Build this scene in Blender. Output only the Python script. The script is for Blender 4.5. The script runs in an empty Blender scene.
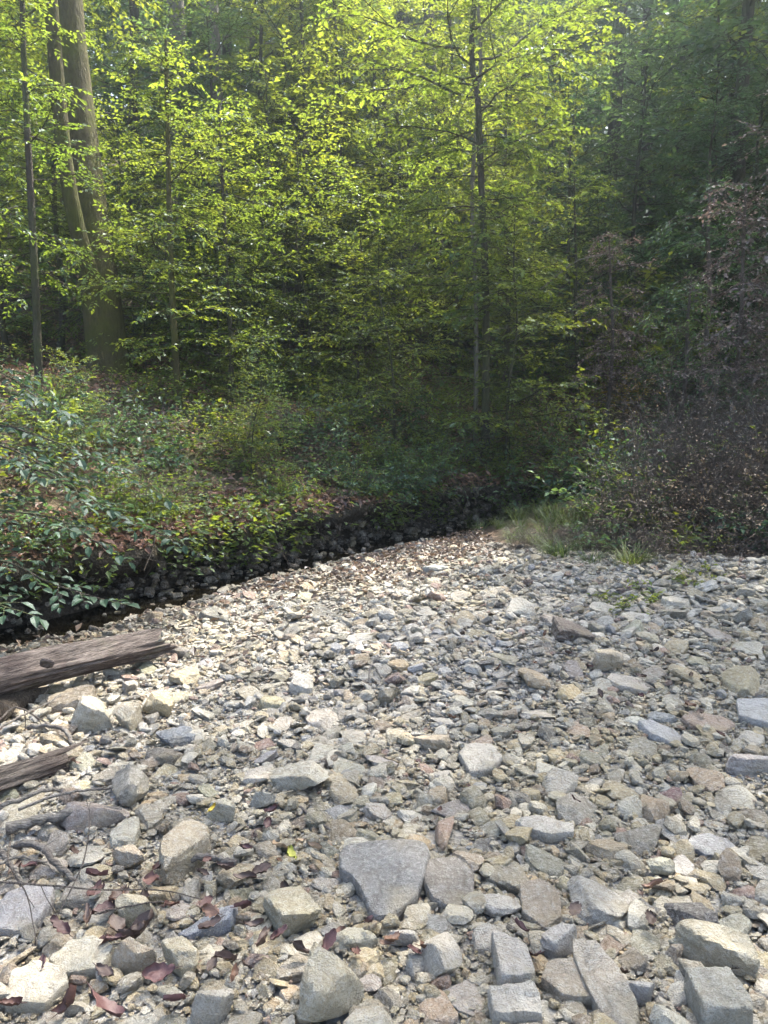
import bpy, bmesh, math, random
import numpy as np
from mathutils import Vector, Matrix
R = math.radians
S = bpy.context.scene
COL = S.collection

# ------------------------------------------------------------------ camera, light, exposure
CAM_H, PITCH, FPX = 1.55, R(8.3), 769.0
cam_d = bpy.data.cameras.new('camera'); cam = bpy.data.objects.new('camera', cam_d); COL.objects.link(cam)
cam.location = (0, 0, CAM_H); cam.rotation_euler = (R(90) - PITCH, 0, 0)
cam_d.sensor_fit = 'VERTICAL'; cam_d.sensor_height = 24.0; cam_d.lens = 24.0*FPX/1024
cam_d.clip_start = 0.05; cam_d.clip_end = 600
S.camera = cam
SUN_AZ, SUN_EL = R(40), R(56)          # azimuth clockwise from +Y (ahead), elevation
world = bpy.data.worlds.new('World'); S.world = world; world.use_nodes = True
nt = world.node_tree; bg = nt.nodes['Background']
sky = nt.nodes.new('ShaderNodeTexSky'); sky.sky_type = 'NISHITA'; sky.sun_disc = False
sky.sun_elevation = SUN_EL; sky.sun_rotation = SUN_AZ; sky.air_density = 1.0; sky.dust_density = 5.0; sky.ozone_density = 0.3
nt.links.new(sky.outputs[0], bg.inputs[0]); bg.inputs[1].default_value = 0.15
sd_ = bpy.data.lights.new('sun', 'SUN'); sd_.energy = 4.2; sd_.angle = R(0.5); sd_.color = (1.0, 0.955, 0.87)
sun = bpy.data.objects.new('sun', sd_); COL.objects.link(sun)
sdir = Vector((math.sin(SUN_AZ)*math.cos(SUN_EL), math.cos(SUN_AZ)*math.cos(SUN_EL), math.sin(SUN_EL)))
sun.rotation_euler = sdir.to_track_quat('Z', 'Y').to_euler()
S.view_settings.view_transform = 'Standard'; S.view_settings.look = 'None'
S.view_settings.exposure = 2.5; S.view_settings.gamma = 1.0
S.render.engine = 'CYCLES'
cy = S.cycles
cy.max_bounces = 7; cy.diffuse_bounces = 4; cy.glossy_bounces = 2; cy.transmission_bounces = 4; cy.volume_bounces = 0
cy.transparent_max_bounces = 4; cy.caustics_reflective = False; cy.caustics_refractive = False
cy.sample_clamp_indirect = 6.0
HAZE = 0.0048

# ------------------------------------------------------------------ helpers
def ray(px, py):
    u, v = (px-384)/FPX, (512-py)/FPX
    return np.array([u, math.cos(PITCH)+v*math.sin(PITCH), -math.sin(PITCH)+v*math.cos(PITCH)])
def at(px, py, Y):
    r = ray(px, py); t = Y/r[1]
    return np.array([0, 0, CAM_H]) + r*t

def _h(ix, iy, iz, seed):
    h = (ix.astype(np.int64)*374761393 + iy.astype(np.int64)*668265263 + iz.astype(np.int64)*2147483647 + seed*1274126177) & 0xffffffff
    h = ((h ^ (h >> 13))*1274126177) & 0xffffffff
    h = ((h ^ (h >> 16))*2246822519) & 0xffffffff
    return ((h ^ (h >> 15)) & 0xffffff)/float(0xffffff)
def noise3(x, y, z, seed=0):
    x, y, z = np.broadcast_arrays(np.asarray(x, float), np.asarray(y, float), np.asarray(z, float))
    ix, iy, iz = np.floor(x), np.floor(y), np.floor(z)
    fx, fy, fz = x-ix, y-iy, z-iz
    fx, fy, fz = [f*f*(3-2*f) for f in (fx, fy, fz)]
    o = 0
    for a in (0, 1):
        for b in (0, 1):
            for c in (0, 1):
                w = (fx if a else 1-fx)*(fy if b else 1-fy)*(fz if c else 1-fz)
                o = o + w*_h(ix+a, iy+b, iz+c, seed)
    return o*2-1
def fbm(x, y, z=0.0, octv=4, seed=0):
    o, a, f = 0, 1.0, 1.0
    for i in range(octv):
        o = o + a*noise3(np.asarray(x)*f, np.asarray(y)*f, np.asarray(z)*f, seed+i*17); a *= .5; f *= 2.03
    return o/1.9

class Acc:
    """collects vertices and faces (tris or quads) with one colour per vertex"""
    def __init__(s): s.v, s.f3, s.f4, s.c, s.n = [], [], [], [], 0
    def add(s, v, f, col=(1, 1, 1)):
        v = np.asarray(v, float).reshape(-1, 3); f = np.asarray(f, np.int64)
        c = np.asarray(col, float)
        if c.ndim == 1: c = np.repeat(c[None, :], len(v), 0)
        s.v.append(v); s.c.append(c)
        (s.f3 if f.shape[1] == 3 else s.f4).append(f + s.n); s.n += len(v)
    def mesh(s, name, mat, smooth=False, sharp=None):
        me = bpy.data.meshes.new(name)
        v = np.concatenate(s.v); c = np.concatenate(s.c)
        f3 = np.concatenate(s.f3) if s.f3 else np.zeros((0, 3), np.int64)
        f4 = np.concatenate(s.f4) if s.f4 else np.zeros((0, 4), np.int64)
        me.vertices.add(len(v)); me.vertices.foreach_set('co', v.astype(np.float32).ravel())
        li = np.concatenate([f3.ravel(), f4.ravel()]).astype(np.int32)
        me.loops.add(len(li)); me.loops.foreach_set('vertex_index', li)
        n3, n4 = len(f3), len(f4)
        st = np.concatenate([np.arange(n3)*3, n3*3+np.arange(n4)*4]).astype(np.int32)
        me.polygons.add(n3+n4); me.polygons.foreach_set('loop_start', st)
        me.polygons.foreach_set('use_smooth', np.full(n3+n4, smooth, bool))
        me.update(calc_edges=True)
        a = me.color_attributes.new('col', 'FLOAT_COLOR', 'POINT')
        a.data.foreach_set('color', np.concatenate([c, np.ones((len(c), 1))], 1).astype(np.float32).ravel())
        if sharp: me.set_sharp_from_angle(angle=sharp)
        if mat: me.materials.append(mat)
        return me
    def build(s, name, mat, parent=None, smooth=False, sharp=None):
        o = bpy.data.objects.new(name, s.mesh(name, mat, smooth, sharp)); COL.objects.link(o)
        if parent: o.parent = parent
        return o

def tag(o, label=None, cat=None, group=None, kind=None):
    for k, v in (('label', label), ('category', cat), ('group', group), ('kind', kind)):
        if v: o[k] = v
    return o
def empty(name, loc=(0, 0, 0), rz=0, sc=1.0):
    o = bpy.data.objects.new(name, None); COL.objects.link(o); o.location = tuple(loc)
    o.rotation_euler = (0, 0, rz); o.scale = (sc, sc, sc); o.empty_display_size = .1
    return o
def dup(root, loc, rz, sc=1.0, tilt=(0, 0)):
    r = root.copy(); COL.objects.link(r); r.location = tuple(loc); r.rotation_euler = (tilt[0], tilt[1], rz)
    r.scale = (sc, sc, sc)
    for ch in root.children:
        c = ch.copy(); COL.objects.link(c); c.parent = r
    return r

def unit(v):
    v = np.asarray(v, float); return v/np.maximum(np.linalg.norm(v, axis=-1, keepdims=True), 1e-9)
def tube(acc, pts, rad, sides=6, col=(1, 1, 1), cap=True, wob=0, seed=0):
    pts = np.asarray(pts, float); n = len(pts); rad = np.broadcast_to(np.asarray(rad, float), (n,))
    t = np.gradient(pts, axis=0); t = unit(t)
    ref = np.array([0, 0, 1.0]) if abs(t[:, 2]).mean() < .8 else np.array([1.0, 0, 0])
    a = unit(np.cross(t, ref)); b = np.cross(t, a)
    th = np.linspace(0, 2*math.pi, sides, endpoint=False)
    rr = rad[:, None]*np.ones((1, sides))
    if wob:
        rr = rr*(1+wob*fbm(np.cos(th)[None, :]*1.5+np.arange(n)[:, None]*.25, np.sin(th)[None, :]*1.5+seed, np.arange(n)[:, None]*.2, 3, seed))
    v = pts[:, None, :] + rr[..., None]*(np.cos(th)[None, :, None]*a[:, None, :] + np.sin(th)[None, :, None]*b[:, None, :])
    i = np.arange(n-1)[:, None]*sides; j = np.arange(sides)[None, :]; k = (j+1) % sides
    f = np.stack([i+j, i+k, i+sides+k, i+sides+j], -1).reshape(-1, 4)
    acc.add(v.reshape(-1, 3), f, col)
    if cap:
        for e, ring in ((0, 0), (n-1, (n-1)*sides)):
            base = acc.n - 0
            c = pts[e]; rv = v[e]
            vv = np.concatenate([rv, c[None]]); q = np.arange(sides)
            acc.add(vv, np.stack([q, (q+1) % sides, np.full(sides, sides)], 1) if e else np.stack([(q+1) % sides, q, np.full(sides, sides)], 1), col)
def smooth_path(P, n):
    P = np.asarray(P, float); k = len(P)
    if k == 2:
        s = np.linspace(0, 1, n)[:, None]; return P[0]*(1-s)+P[1]*s
    Q = np.concatenate([[2*P[0]-P[1]], P, [2*P[-1]-P[-2]]])
    out = []
    for u in np.linspace(0, k-1-1e-6, n):
        i = int(u); t = u-i; p0, p1, p2, p3 = Q[i:i+4]
        out.append(.5*((2*p1)+(-p0+p2)*t+(2*p0-5*p1+4*p2-p3)*t*t+(-p0+3*p1-3*p2+p3)*t**3))
    return np.array(out)

def leaves(acc, P, D, N, L, W, col, fine=False, fold=.18):
    """one leaf per row: base P, direction D, normal N, length L, width W; folded along the midrib"""
    P, D, N = [np.asarray(a, float).reshape(-1, 3) for a in (P, D, N)]
    D = unit(D); B = unit(np.cross(N, D)); N = np.cross(D, B)
    n = len(P); L = np.broadcast_to(L, (n,))[:, None]; W = np.broadcast_to(W, (n,))[:, None]
    if not fine:
        m = .42
        v = np.stack([P, P+D*L*m+B*W*.5+N*W*fold, P+D*L-N*L*.08, P+D*L*m-B*W*.5+N*W*fold], 1)
        i = np.arange(n)[:, None]*4
        f = np.concatenate([i+np.array([[0, 1, 2]]), i+np.array([[0, 2, 3]])], 0); k = 4
        f = f[:, ::-1]
    else:
        def p(s, w, z): return P+D*L*s+B*W*w+N*(W*abs(w)*fold*2+L*z)
        v = np.stack([P, p(.28, .42, .01), p(.62, .44, -.01), p(1, 0, -.10), p(.62, -.44, -.01), p(.28, -.42, .01), p(.28, 0, .02), p(.62, 0, 0)], 1)
        i = np.arange(n)[:, None]*8; k = 8
        f3 = np.concatenate([i+np.array([[0, 6, 1]]), i+np.array([[0, 5, 6]]), i+np.array([[7, 3, 2]]), i+np.array([[7, 4, 3]])], 0)
        f4 = np.concatenate([i+np.array([[6, 7, 2, 1]]), i+np.array([[5, 4, 7, 6]])], 0)
    col = np.asarray(col, float)
    if col.ndim == 2: col = np.repeat(col, k, 0)
    if not fine: acc.add(v.reshape(-1, 3), f, col)
    else:
        acc.add(v.reshape(-1, 3), f3, col)
        acc.f4.append(f4 + acc.n - n*8)

# ------------------------------------------------------------------ materials
class MT:
    def __init__(s, name):
        s.m = bpy.data.materials.new(name); s.m.use_nodes = True; s.t = s.m.node_tree; s.t.nodes.clear()
        s.out = s.n('OutputMaterial')
    def n(s, t, **kw):
        nd = s.t.nodes.new('ShaderNode'+t)
        for k, v in kw.items(): setattr(nd, k, v)
        return nd
    def put(s, sock, v):
        if hasattr(v, 'is_output') or isinstance(v, bpy.types.NodeSocket): s.t.links.new(v, sock)
        elif isinstance(v, (tuple, list)) and len(v) == 3 and sock.type == 'RGBA': sock.default_value = (*v, 1)
        else: sock.default_value = v
    def attr(s, name='col'): return s.n('Attribute', attribute_name=name).outputs['Color']
    def coord(s, kind='Object'): return s.n('TexCoord').outputs[kind]
    def noise(s, scale, detail=4, rough=.6, vec=None, dist=0.0):
        nd = s.n('TexNoise'); nd.inputs['Scale'].default_value = scale; nd.inputs['Detail'].default_value = detail
        nd.inputs['Roughness'].default_value = rough; nd.inputs['Distortion'].default_value = dist
        if vec is not None: s.put(nd.inputs['Vector'], vec)
        return nd.outputs['Fac']
    def ramp(s, fac, stops, interp='LINEAR'):
        nd = s.n('ValToRGB'); s.put(nd.inputs[0], fac); cr = nd.color_ramp; cr.interpolation = interp
        while len(cr.elements) < len(stops): cr.elements.new(.5)
        for e, (p, c) in zip(cr.elements, stops):
            e.position = p; e.color = (c, c, c, 1) if not isinstance(c, (tuple, list)) else (*c, 1)
        return nd.outputs[0]
    def mix(s, fac, a, b, mode='MIX'):
        nd = s.n('Mix', data_type='RGBA', blend_type=mode)
        s.put(nd.inputs[0], fac); s.put(nd.inputs[6], a); s.put(nd.inputs[7], b); return nd.outputs[2]
    def math(s, op, a, b=0.0):
        nd = s.n('Math', operation=op); s.put(nd.inputs[0], a); s.put(nd.inputs[1], b); return nd.outputs[0]
    def scalevec(s, vec, xyz):
        nd = s.n('Mapping'); s.put(nd.inputs[0], vec); nd.inputs['Scale'].default_value = xyz; return nd.outputs[0]
    def bump(s, h, dist, strength=1.0, normal=None):
        nd = s.n('Bump'); nd.inputs['Distance'].default_value = dist; nd.inputs['Strength'].default_value = strength
        s.put(nd.inputs['Height'], h)
        if normal is not None: s.put(nd.inputs['Normal'], normal)
        return nd.outputs[0]
    def principled(s, col, rough=.8, normal=None, spec=.5, **kw):
        p = s.n('BsdfPrincipled'); s.put(p.inputs['Base Color'], col); s.put(p.inputs['Roughness'], rough)
        p.inputs['Specular IOR Level'].default_value = spec
        if normal is not None: s.put(p.inputs['Normal'], normal)
        s.t.links.new(p.outputs[0], s.out.inputs['Surface']); return p

def leaf_material(name, front, trans, tw=.45, gloss=.055, hue=.03):
    m = MT(name); a = m.attr()
    rnd = m.n('ObjectInfo').outputs['Random']
    nz = m.noise(.9, 2, .5, m.n('NewGeometry').outputs['Position'])
    k = m.math('ADD', m.math('MULTIPLY', rnd, .35), m.math('MULTIPLY', nz, .55))
    var = m.ramp(k, [(.15, (.50, .66, .70)), (.5, (1, 1, 1)), (.85, (1.40, 1.18, .65))])
    f = m.mix(1.0, m.mix(1.0, front, a, 'MULTIPLY'), var, 'MULTIPLY')
    t = m.mix(1.0, m.mix(1.0, trans, a, 'MULTIPLY'), var, 'MULTIPLY')
    d = m.n('BsdfDiffuse'); m.put(d.inputs[0], f)
    tr = m.n('BsdfTranslucent'); m.put(tr.inputs[0], t)
    gl = m.n('BsdfGlossy'); gl.inputs[0].default_value = (.9, .95, 1, 1); gl.inputs[1].default_value = .5
    mx = m.n('MixShader'); mx.inputs[0].default_value = tw
    m.t.links.new(d.outputs[0], mx.inputs[1]); m.t.links.new(tr.outputs[0], mx.inputs[2])
    fr = m.n('LayerWeight'); fr.inputs[0].default_value = .25
    m2 = m.n('MixShader'); m.put(m2.inputs[0], m.math('MULTIPLY', m.math('ADD', fr.outputs['Fresnel'], .25), gloss*2))
    m.t.links.new(mx.outputs[0], m2.inputs[1]); m.t.links.new(gl.outputs[0], m2.inputs[2])
    m.t.links.new(m2.outputs[0], m.out.inputs['Surface'])
    return m.m
M = {}
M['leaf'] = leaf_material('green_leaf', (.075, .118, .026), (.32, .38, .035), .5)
M['leaf_dark'] = leaf_material('deep_green_shade_leaf', (.060, .108, .050), (.17, .27, .065), .45)  # deep green; the slope's shade and bluish haze are put into its colour
M['leaf_near'] = leaf_material('shaded_beech_leaf', (.036, .062, .034), (.075, .125, .04), .35, .03)  # beech leaf with near-bank shade darkened into its colour
M['leaf_yellow'] = leaf_material('yellowing_leaf', (.26, .19, .035), (.45, .33, .05), .5)
M['leaf_dead'] = leaf_material('withered_leaf', (.175, .135, .10), (.18, .12, .08), .3, .05)
M['leaf_tan'] = leaf_material('withered_tan_leaf', (.27, .20, .135), (.24, .16, .09), .3, .06)
M['leaf_vine'] = leaf_material('withered_vine_leaf', (.25, .18, .16), (.24, .16, .13), .35, .08)
M['litter'] = leaf_material('leaf_litter', (.24, .155, .11), (.18, .10, .06), .2, .08)
M['grass'] = leaf_material('grass_blade', (.10, .13, .035), (.18, .22, .04), .4)

def bark(name, c0, c1, moss=None, scale=9):
    m = MT(name); co = m.coord('Object')
    v = m.scalevec(co, (1, 1, .25)); n1 = m.noise(scale, 6, .65, v); n2 = m.noise(scale*5, 4, .6, v)
    c = m.mix(m.ramp(n1, [(.3, 0), (.7, 1)]), c0, c1)
    c = m.mix(m.ramp(n2, [(.35, .5), (.7, 0)]), c, (c0[0]*.5, c0[1]*.5, c0[2]*.5))
    if moss:
        c = m.mix(m.ramp(m.noise(2.2, 5, .6, co), [(.42, 0), (.62, .8)]), c, moss)
    m.principled(c, .9, m.bump(m.math('ADD', n1, n2), .045), .2); return m.m
M['bark_beech'] = bark('mossy_beech_bark', (.060, .052, .024), (.120, .102, .048), (.075, .082, .016), 7)
M['bark_dark'] = bark('dark_bark', (.055, .045, .035), (.12, .10, .08), (.07, .085, .03))
M['bark_pale'] = bark('pale_bark', (.17, .155, .125), (.27, .25, .21), None)
M['twig'] = bark('bare_twig', (.12, .098, .083), (.25, .215, .185), None, 30)
M['root'] = bark('root_bark', (.07, .055, .042), (.14, .115, .09), None, 20)

def stone_material():
    m = MT('creek_stone'); a = m.attr(); co = m.coord('Object')
    n1 = m.noise(13, 6, .7, co, .6); n2 = m.noise(60, 5, .7, co); n3 = m.noise(240, 3, .7, co)
    c = m.mix(m.ramp(n1, [(.34, .95), (.5, .35), (.68, 0)]), a, m.mix(1, a, (.62, .58, .52), 'MULTIPLY'))
    c = m.mix(m.ramp(n2, [(.46, 0), (.66, .85)]), c, m.mix(.5, a, (.55, .53, .48)))
    c = m.mix(m.ramp(n3, [(.30, .55), (.5, 0)]), c, m.mix(1, a, (.42, .40, .38), 'MULTIPLY'))
    st = m.n('TexNoise'); st.inputs['Scale'].default_value = 5; m.put(st.inputs['Vector'], co)
    c = m.mix(m.ramp(st.outputs['Fac'], [(.56, 0), (.70, .45)]), c, (.30, .245, .14))
    m.principled(c, m.ramp(n2, [(.3, .62), (.7, .9)]), m.bump(n1, .04, .8, m.bump(n2, .014, 1.0, m.bump(n3, .003, 1.0))), .35)
    return m.m
M['stone'] = stone_material()

def ground_material():
    m = MT('creek_ground'); co = m.coord('Object'); a = m.n('Attribute', attribute_name='col'); sep = m.n('SeparateColor')
    m.t.links.new(a.outputs['Color'], sep.inputs[0]); litter, wet_dark, lush = sep.outputs
    vo = m.n('TexVoronoi'); vo.inputs['Scale'].default_value = 42; m.put(vo.inputs['Vector'], co)
    vr = m.n('SeparateColor'); m.t.links.new(vo.outputs['Color'], vr.inputs[0])
    grav = m.ramp(vr.outputs[0], [(0, (.20, .185, .16)), (.4, (.36, .34, .30)), (.7, (.29, .26, .21)), (1, (.44, .425, .39))])
    grav = m.mix(m.noise(160, 3, .6, co), m.mix(1, grav, (.6, .6, .6), 'MULTIPLY'), grav)
    v2 = m.n('TexVoronoi'); v2.inputs['Scale'].default_value = 16; m.put(v2.inputs['Vector'], co)
    s2 = m.n('SeparateColor'); m.t.links.new(v2.outputs['Color'], s2.inputs[0])
    lit = m.ramp(s2.outputs[0], [(0, (.055, .036, .022)), (.35, (.11, .07, .042)), (.7, (.16, .105, .07)), (1, (.22, .16, .12))])
    lit = m.mix(m.ramp(m.noise(3, 5, .65, co), [(.4, 0), (.65, .8)]), lit, (.055, .042, .026))
    lit = m.mix(m.math('MULTIPLY', lush, .7), lit, (.045, .06, .02))
    c = m.mix(litter, grav, lit)
    c = m.mix(wet_dark, c, m.mix(m.noise(9, 5, .6, co), (.022, .017, .012), (.055, .043, .03)))
    r = m.math('SUBTRACT', .92, m.math('MULTIPLY', wet_dark, .25))
    m.principled(c, r, m.bump(vo.outputs['Distance'], .02, .7, m.bump(m.noise(30, 5, .7, co), .03, .8)), .3)
    return m.m
M['ground'] = ground_material()
def water_material():
    m = MT('creek_water'); co = m.coord('Object')
    n = m.noise(7, 3, .5, m.scalevec(co, (1, 1, 1)), .5)
    p = m.principled((.006, .005, .003), .04, m.bump(n, .006, .25), .5)
    p.inputs['IOR'].default_value = 1.33
    return m.m
M['water'] = water_material()
def wood_material(name, dark, light, moss=0.0):
    m = MT(name); co = m.coord('Object')
    v = m.scalevec(co, (2.6, 15, 15)); g = m.noise(2.4, 8, .74, v, .9); g2 = m.noise(6, 5, .65, m.scalevec(co, (1.6, 26, 26)))
    p = m.noise(4.5, 5, .65, co)
    c = m.mix(m.ramp(g, [(.30, 0), (.66, 1)]), dark, light)
    c = m.mix(m.ramp(g2, [(.36, .85), (.52, 0)]), c, (dark[0]*.35, dark[1]*.35, dark[2]*.35))
    c = m.mix(m.ramp(p, [(.46, 0), (.66, .65)]), c, (dark[0]*.75, dark[1]*.62, dark[2]*.62))
    if moss: c = m.mix(m.ramp(m.noise(7, 5, .7, co), [(.56, 0), (.7, moss)]), c, (.10, .115, .05))
    m.principled(c, .88, m.bump(g, .03, .8, m.bump(g2, .02, .9)), .25); return m.m
M['log'] = wood_material('weathered_log_wood', (.075, .058, .05), (.235, .195, .17), .25)
M['log_pale'] = wood_material('pale_broken_wood', (.09, .072, .06), (.24, .20, .165), .1)
M['stick'] = wood_material('grey_driftwood', (.13, .115, .10), (.33, .30, .26), 0)
def dry_leaf_material():
    m = MT('fallen_dry_leaf'); a = m.attr(); co = m.coord('Object')
    c = m.mix(m.noise(40, 4, .6, co), a, m.mix(1, a, (.5, .45, .45), 'MULTIPLY'))
    m.principled(c, .55, m.bump(m.noise(90, 3, .6, co), .003, .6), .4); return m.m
M['dry_leaf'] = dry_leaf_material()

# ------------------------------------------------------------------ terrain
BANK = np.array([(-40, -14), (-12, .6), (-6, 3.4), (-4.1, 4.75), (-2.7, 5.95), (-1.85, 7.2), (-.95, 8.45), (.1, 9.8), (1.3, 11.0), (3, 12.0), (8, 14.0), (20, 18), (80, 36)], float)
def bank_dist(x, y, jitter=True):
    x = np.asarray(x, float); y = np.asarray(y, float)
    best = np.full(x.shape, 1e9); sgn = np.ones(x.shape)
    for (x0, y0), (x1, y1) in zip(BANK[:-1], BANK[1:]):
        dx, dy = x1-x0, y1-y0; l2 = dx*dx+dy*dy
        t = np.clip(((x-x0)*dx+(y-y0)*dy)/l2, 0, 1)
        d = np.hypot(x-x0-t*dx, y-y0-t*dy); s = np.where(dx*(y-y0)-dy*(x-x0) > 0, 1., -1.)
        u = d < best; best = np.where(u, d, best); sgn = np.where(u, s, sgn)
    d = best*sgn
    if jitter: d = d + .16*fbm(x*1.3, y*1.3, 0, 3, 5)
    return d
PZ = np.array([(-6, .10), (-3.2, .06), (-2.2, .02), (-1.4, -.03), (-.85, -.11), (-.55, -.20), (-.3, -.28), (-.12, -.28), (.0, -.10), (.07, .32), (.25, .46), (1.0, .80), (2.4, 1.36), (4, 1.75), (6, 2.15), (10, 3.5), (90, 36)])
def height(x, y):
    x = np.asarray(x, float); y = np.asarray(y, float); d = bank_dist(x, y)
    z = np.interp(d, PZ[:, 0], PZ[:, 1])
    f = np.clip(d/1.5, 0, 1)
    z = z + f*(.16*fbm(x*.7, y*.7, 0, 4, 11) + np.clip((d-8)/20, 0, 1)*1.6*fbm(x*.09, y*.09, 0, 3, 12))
    g = np.clip((-d-.9)/1.2, 0, 1)
    z = z + g*(.05*fbm(x*.9, y*.9, 0, 3, 21) + .022*fbm(x*4, y*4, 0, 3, 22))
    z = z + g*(.14*np.exp(-((x-3.2)/1.6)**2-((y-6.3)/.9)**2) + .06*np.exp(-((x-.4)/.9)**2-((y-4.2)/.6)**2))
    z = z + .30*np.clip((y-7.0-.0*x)/3, 0, 1)*np.clip((x-1.2)/1.5, 0, 1)*(d < 0)*np.clip(-d/1.2, 0, 1)
    return z
def H(x, y): return float(height(np.array([x]), np.array([y]))[0])
def ground_at(px, py, lift=0.0):
    r = ray(px, py); o = np.array([0, 0, CAM_H]); t = np.linspace(.8, 40, 4000)
    p = o+r*t[:, None]; k = np.argmax(p[:, 2] < height(p[:, 0], p[:, 1])+lift)
    return p[k]
def brush_front(x): return np.interp(x, [.4, .9, 1.7, 2.5, 3.2, 4.5, 6], [9.6, 8.2, 7.35, 6.75, 6.35, 6.2, 6.2])

def spacing(lo, a, b, hi, step, grow=1.22):
    mid = list(np.arange(a, b, step)); l, s = [], step; v = a
    while v > lo: s *= grow; v -= s; l.append(v)
    r, s, v = [], step, mid[-1]
    while v < hi: s *= grow; v += s; r.append(v)
    return np.array(l[::-1]+mid+r)
gx = spacing(-70, -6, 7, 80, .055); gy = spacing(-30, .6, 15, 100, .055)
X, Y = np.meshgrid(gx, gy); Z = height(X, Y); Dm = bank_dist(X, Y)
bf = np.clip((Y-brush_front(X))/.5, 0, 1)*(X > .3)*(Dm < 0)
litm = np.maximum(np.clip((Dm-.12)/.15, 0, 1), bf)
wet_dark_m = np.clip((.45-np.abs(Dm+.5)+.45)/.5, 0, 1)*(Dm < .28)+np.clip((Dm+.75)/.25, 0, 1)*(Dm < .30)*(Dm > -.6); wet_dark_m = np.clip(wet_dark_m, 0, 1)  # wet creek bed; the same dark tone covers the cut face
lush = np.clip(.5+.9*fbm(X*.8, Y*.8, 0, 3, 31), 0, 1)*np.clip(Dm/1, 0, 1)
acc = Acc(); nx, ny = len(gx), len(gy)
ii = (np.arange(ny-1)[:, None]*nx+np.arange(nx-1)[None, :]).ravel()
acc.add(np.stack([X, Y, Z], -1).reshape(-1, 3), np.stack([ii, ii+1, ii+nx+1, ii+nx], 1), np.stack([litm, wet_dark_m, lush], -1).reshape(-1, 3))
tag(acc.build('ground', M['ground'], smooth=True), kind='structure')
# creek water: a strip that follows the cut bank
acc = Acc(); dn = smooth_path(BANK[1:-1], 160); tn = unit(np.gradient(dn, axis=0)); nn = np.stack([-tn[:, 1], tn[:, 0]], 1)
rows = [np.column_stack([dn+nn*o, np.full(len(dn), -.165)]) for o in (.35, -.6, -1.2, -1.9)]
v = np.stack(rows, 1).reshape(-1, 3); i = (np.arange(159)[:, None]*4+np.arange(3)[None, :]).ravel()
acc.add(v, np.stack([i, i+1, i+5, i+4], 1))
wo = acc.build('creek_water', M['water'], smooth=True); tag(wo, kind='structure')

# sod lip that overhangs the undercut
acc = Acc(); dn = smooth_path(BANK[1:-1], 420); tn = unit(np.gradient(dn, axis=0)); nn = np.stack([-tn[:, 1], tn[:, 0]], 1)
wv = .13*fbm(np.arange(420)*.11, 1.5, 0, 4, 41)
prof = [(.75, 9), (.45, 9), (.18, 9), (-.06, .42), (-.20, .31), (-.22, .20), (-.08, .10), (.22, 0.0)]
rows = []
for k, (o, z) in enumerate(prof):
    q = dn+nn*(o+wv*(k > 1))[:, None] if k > 1 else dn+nn*o
    zz = height(q[:, 0], q[:, 1])+(.03 if k else -.06) if z == 9 else z+.11*fbm(np.arange(420)*.22, k*.6, 0, 4, 43)
    if k == 2: zz = np.maximum(zz, .41)
    rows.append(np.column_stack([q, zz]))
v = np.stack(rows, 1).reshape(-1, 3); i = (np.arange(419)[:, None]*8+np.arange(7)[None, :]).ravel()
wl = np.tile(np.array([0, 0, .0, .3, .7, 1, 1, 1.]), 420)  # dark tone grows down the lip towards its underside
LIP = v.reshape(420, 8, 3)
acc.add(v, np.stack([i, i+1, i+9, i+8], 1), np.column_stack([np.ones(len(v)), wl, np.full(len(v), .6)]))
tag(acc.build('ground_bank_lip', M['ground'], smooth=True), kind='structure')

# ------------------------------------------------------------------ haze
if HAZE > 0:
    hm = MT('haze_air'); pv = hm.n('VolumePrincipled'); pv.inputs['Density'].default_value = HAZE
    pv.inputs['Color'].default_value = (.74, .87, 1, 1); pv.inputs['Anisotropy'].default_value = .84
    hm.t.links.new(pv.outputs[0], hm.out.inputs['Volume'])
    acc = Acc(); x0, x1, y0, y1, z0, z1 = -95, 105, -45, 125, -2.0, 75
    acc.add([(x0, y0, z0), (x1, y0, z0), (x1, y1, z0), (x0, y1, z0), (x0, y0, z1), (x1, y0, z1), (x1, y1, z1), (x0, y1, z1)],
            [(0, 3, 2, 1), (4, 5, 6, 7), (0, 1, 5, 4), (1, 2, 6, 5), (2, 3, 7, 6), (3, 0, 4, 7)])
    tag(acc.build('haze', hm.m), kind='stuff')

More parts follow.
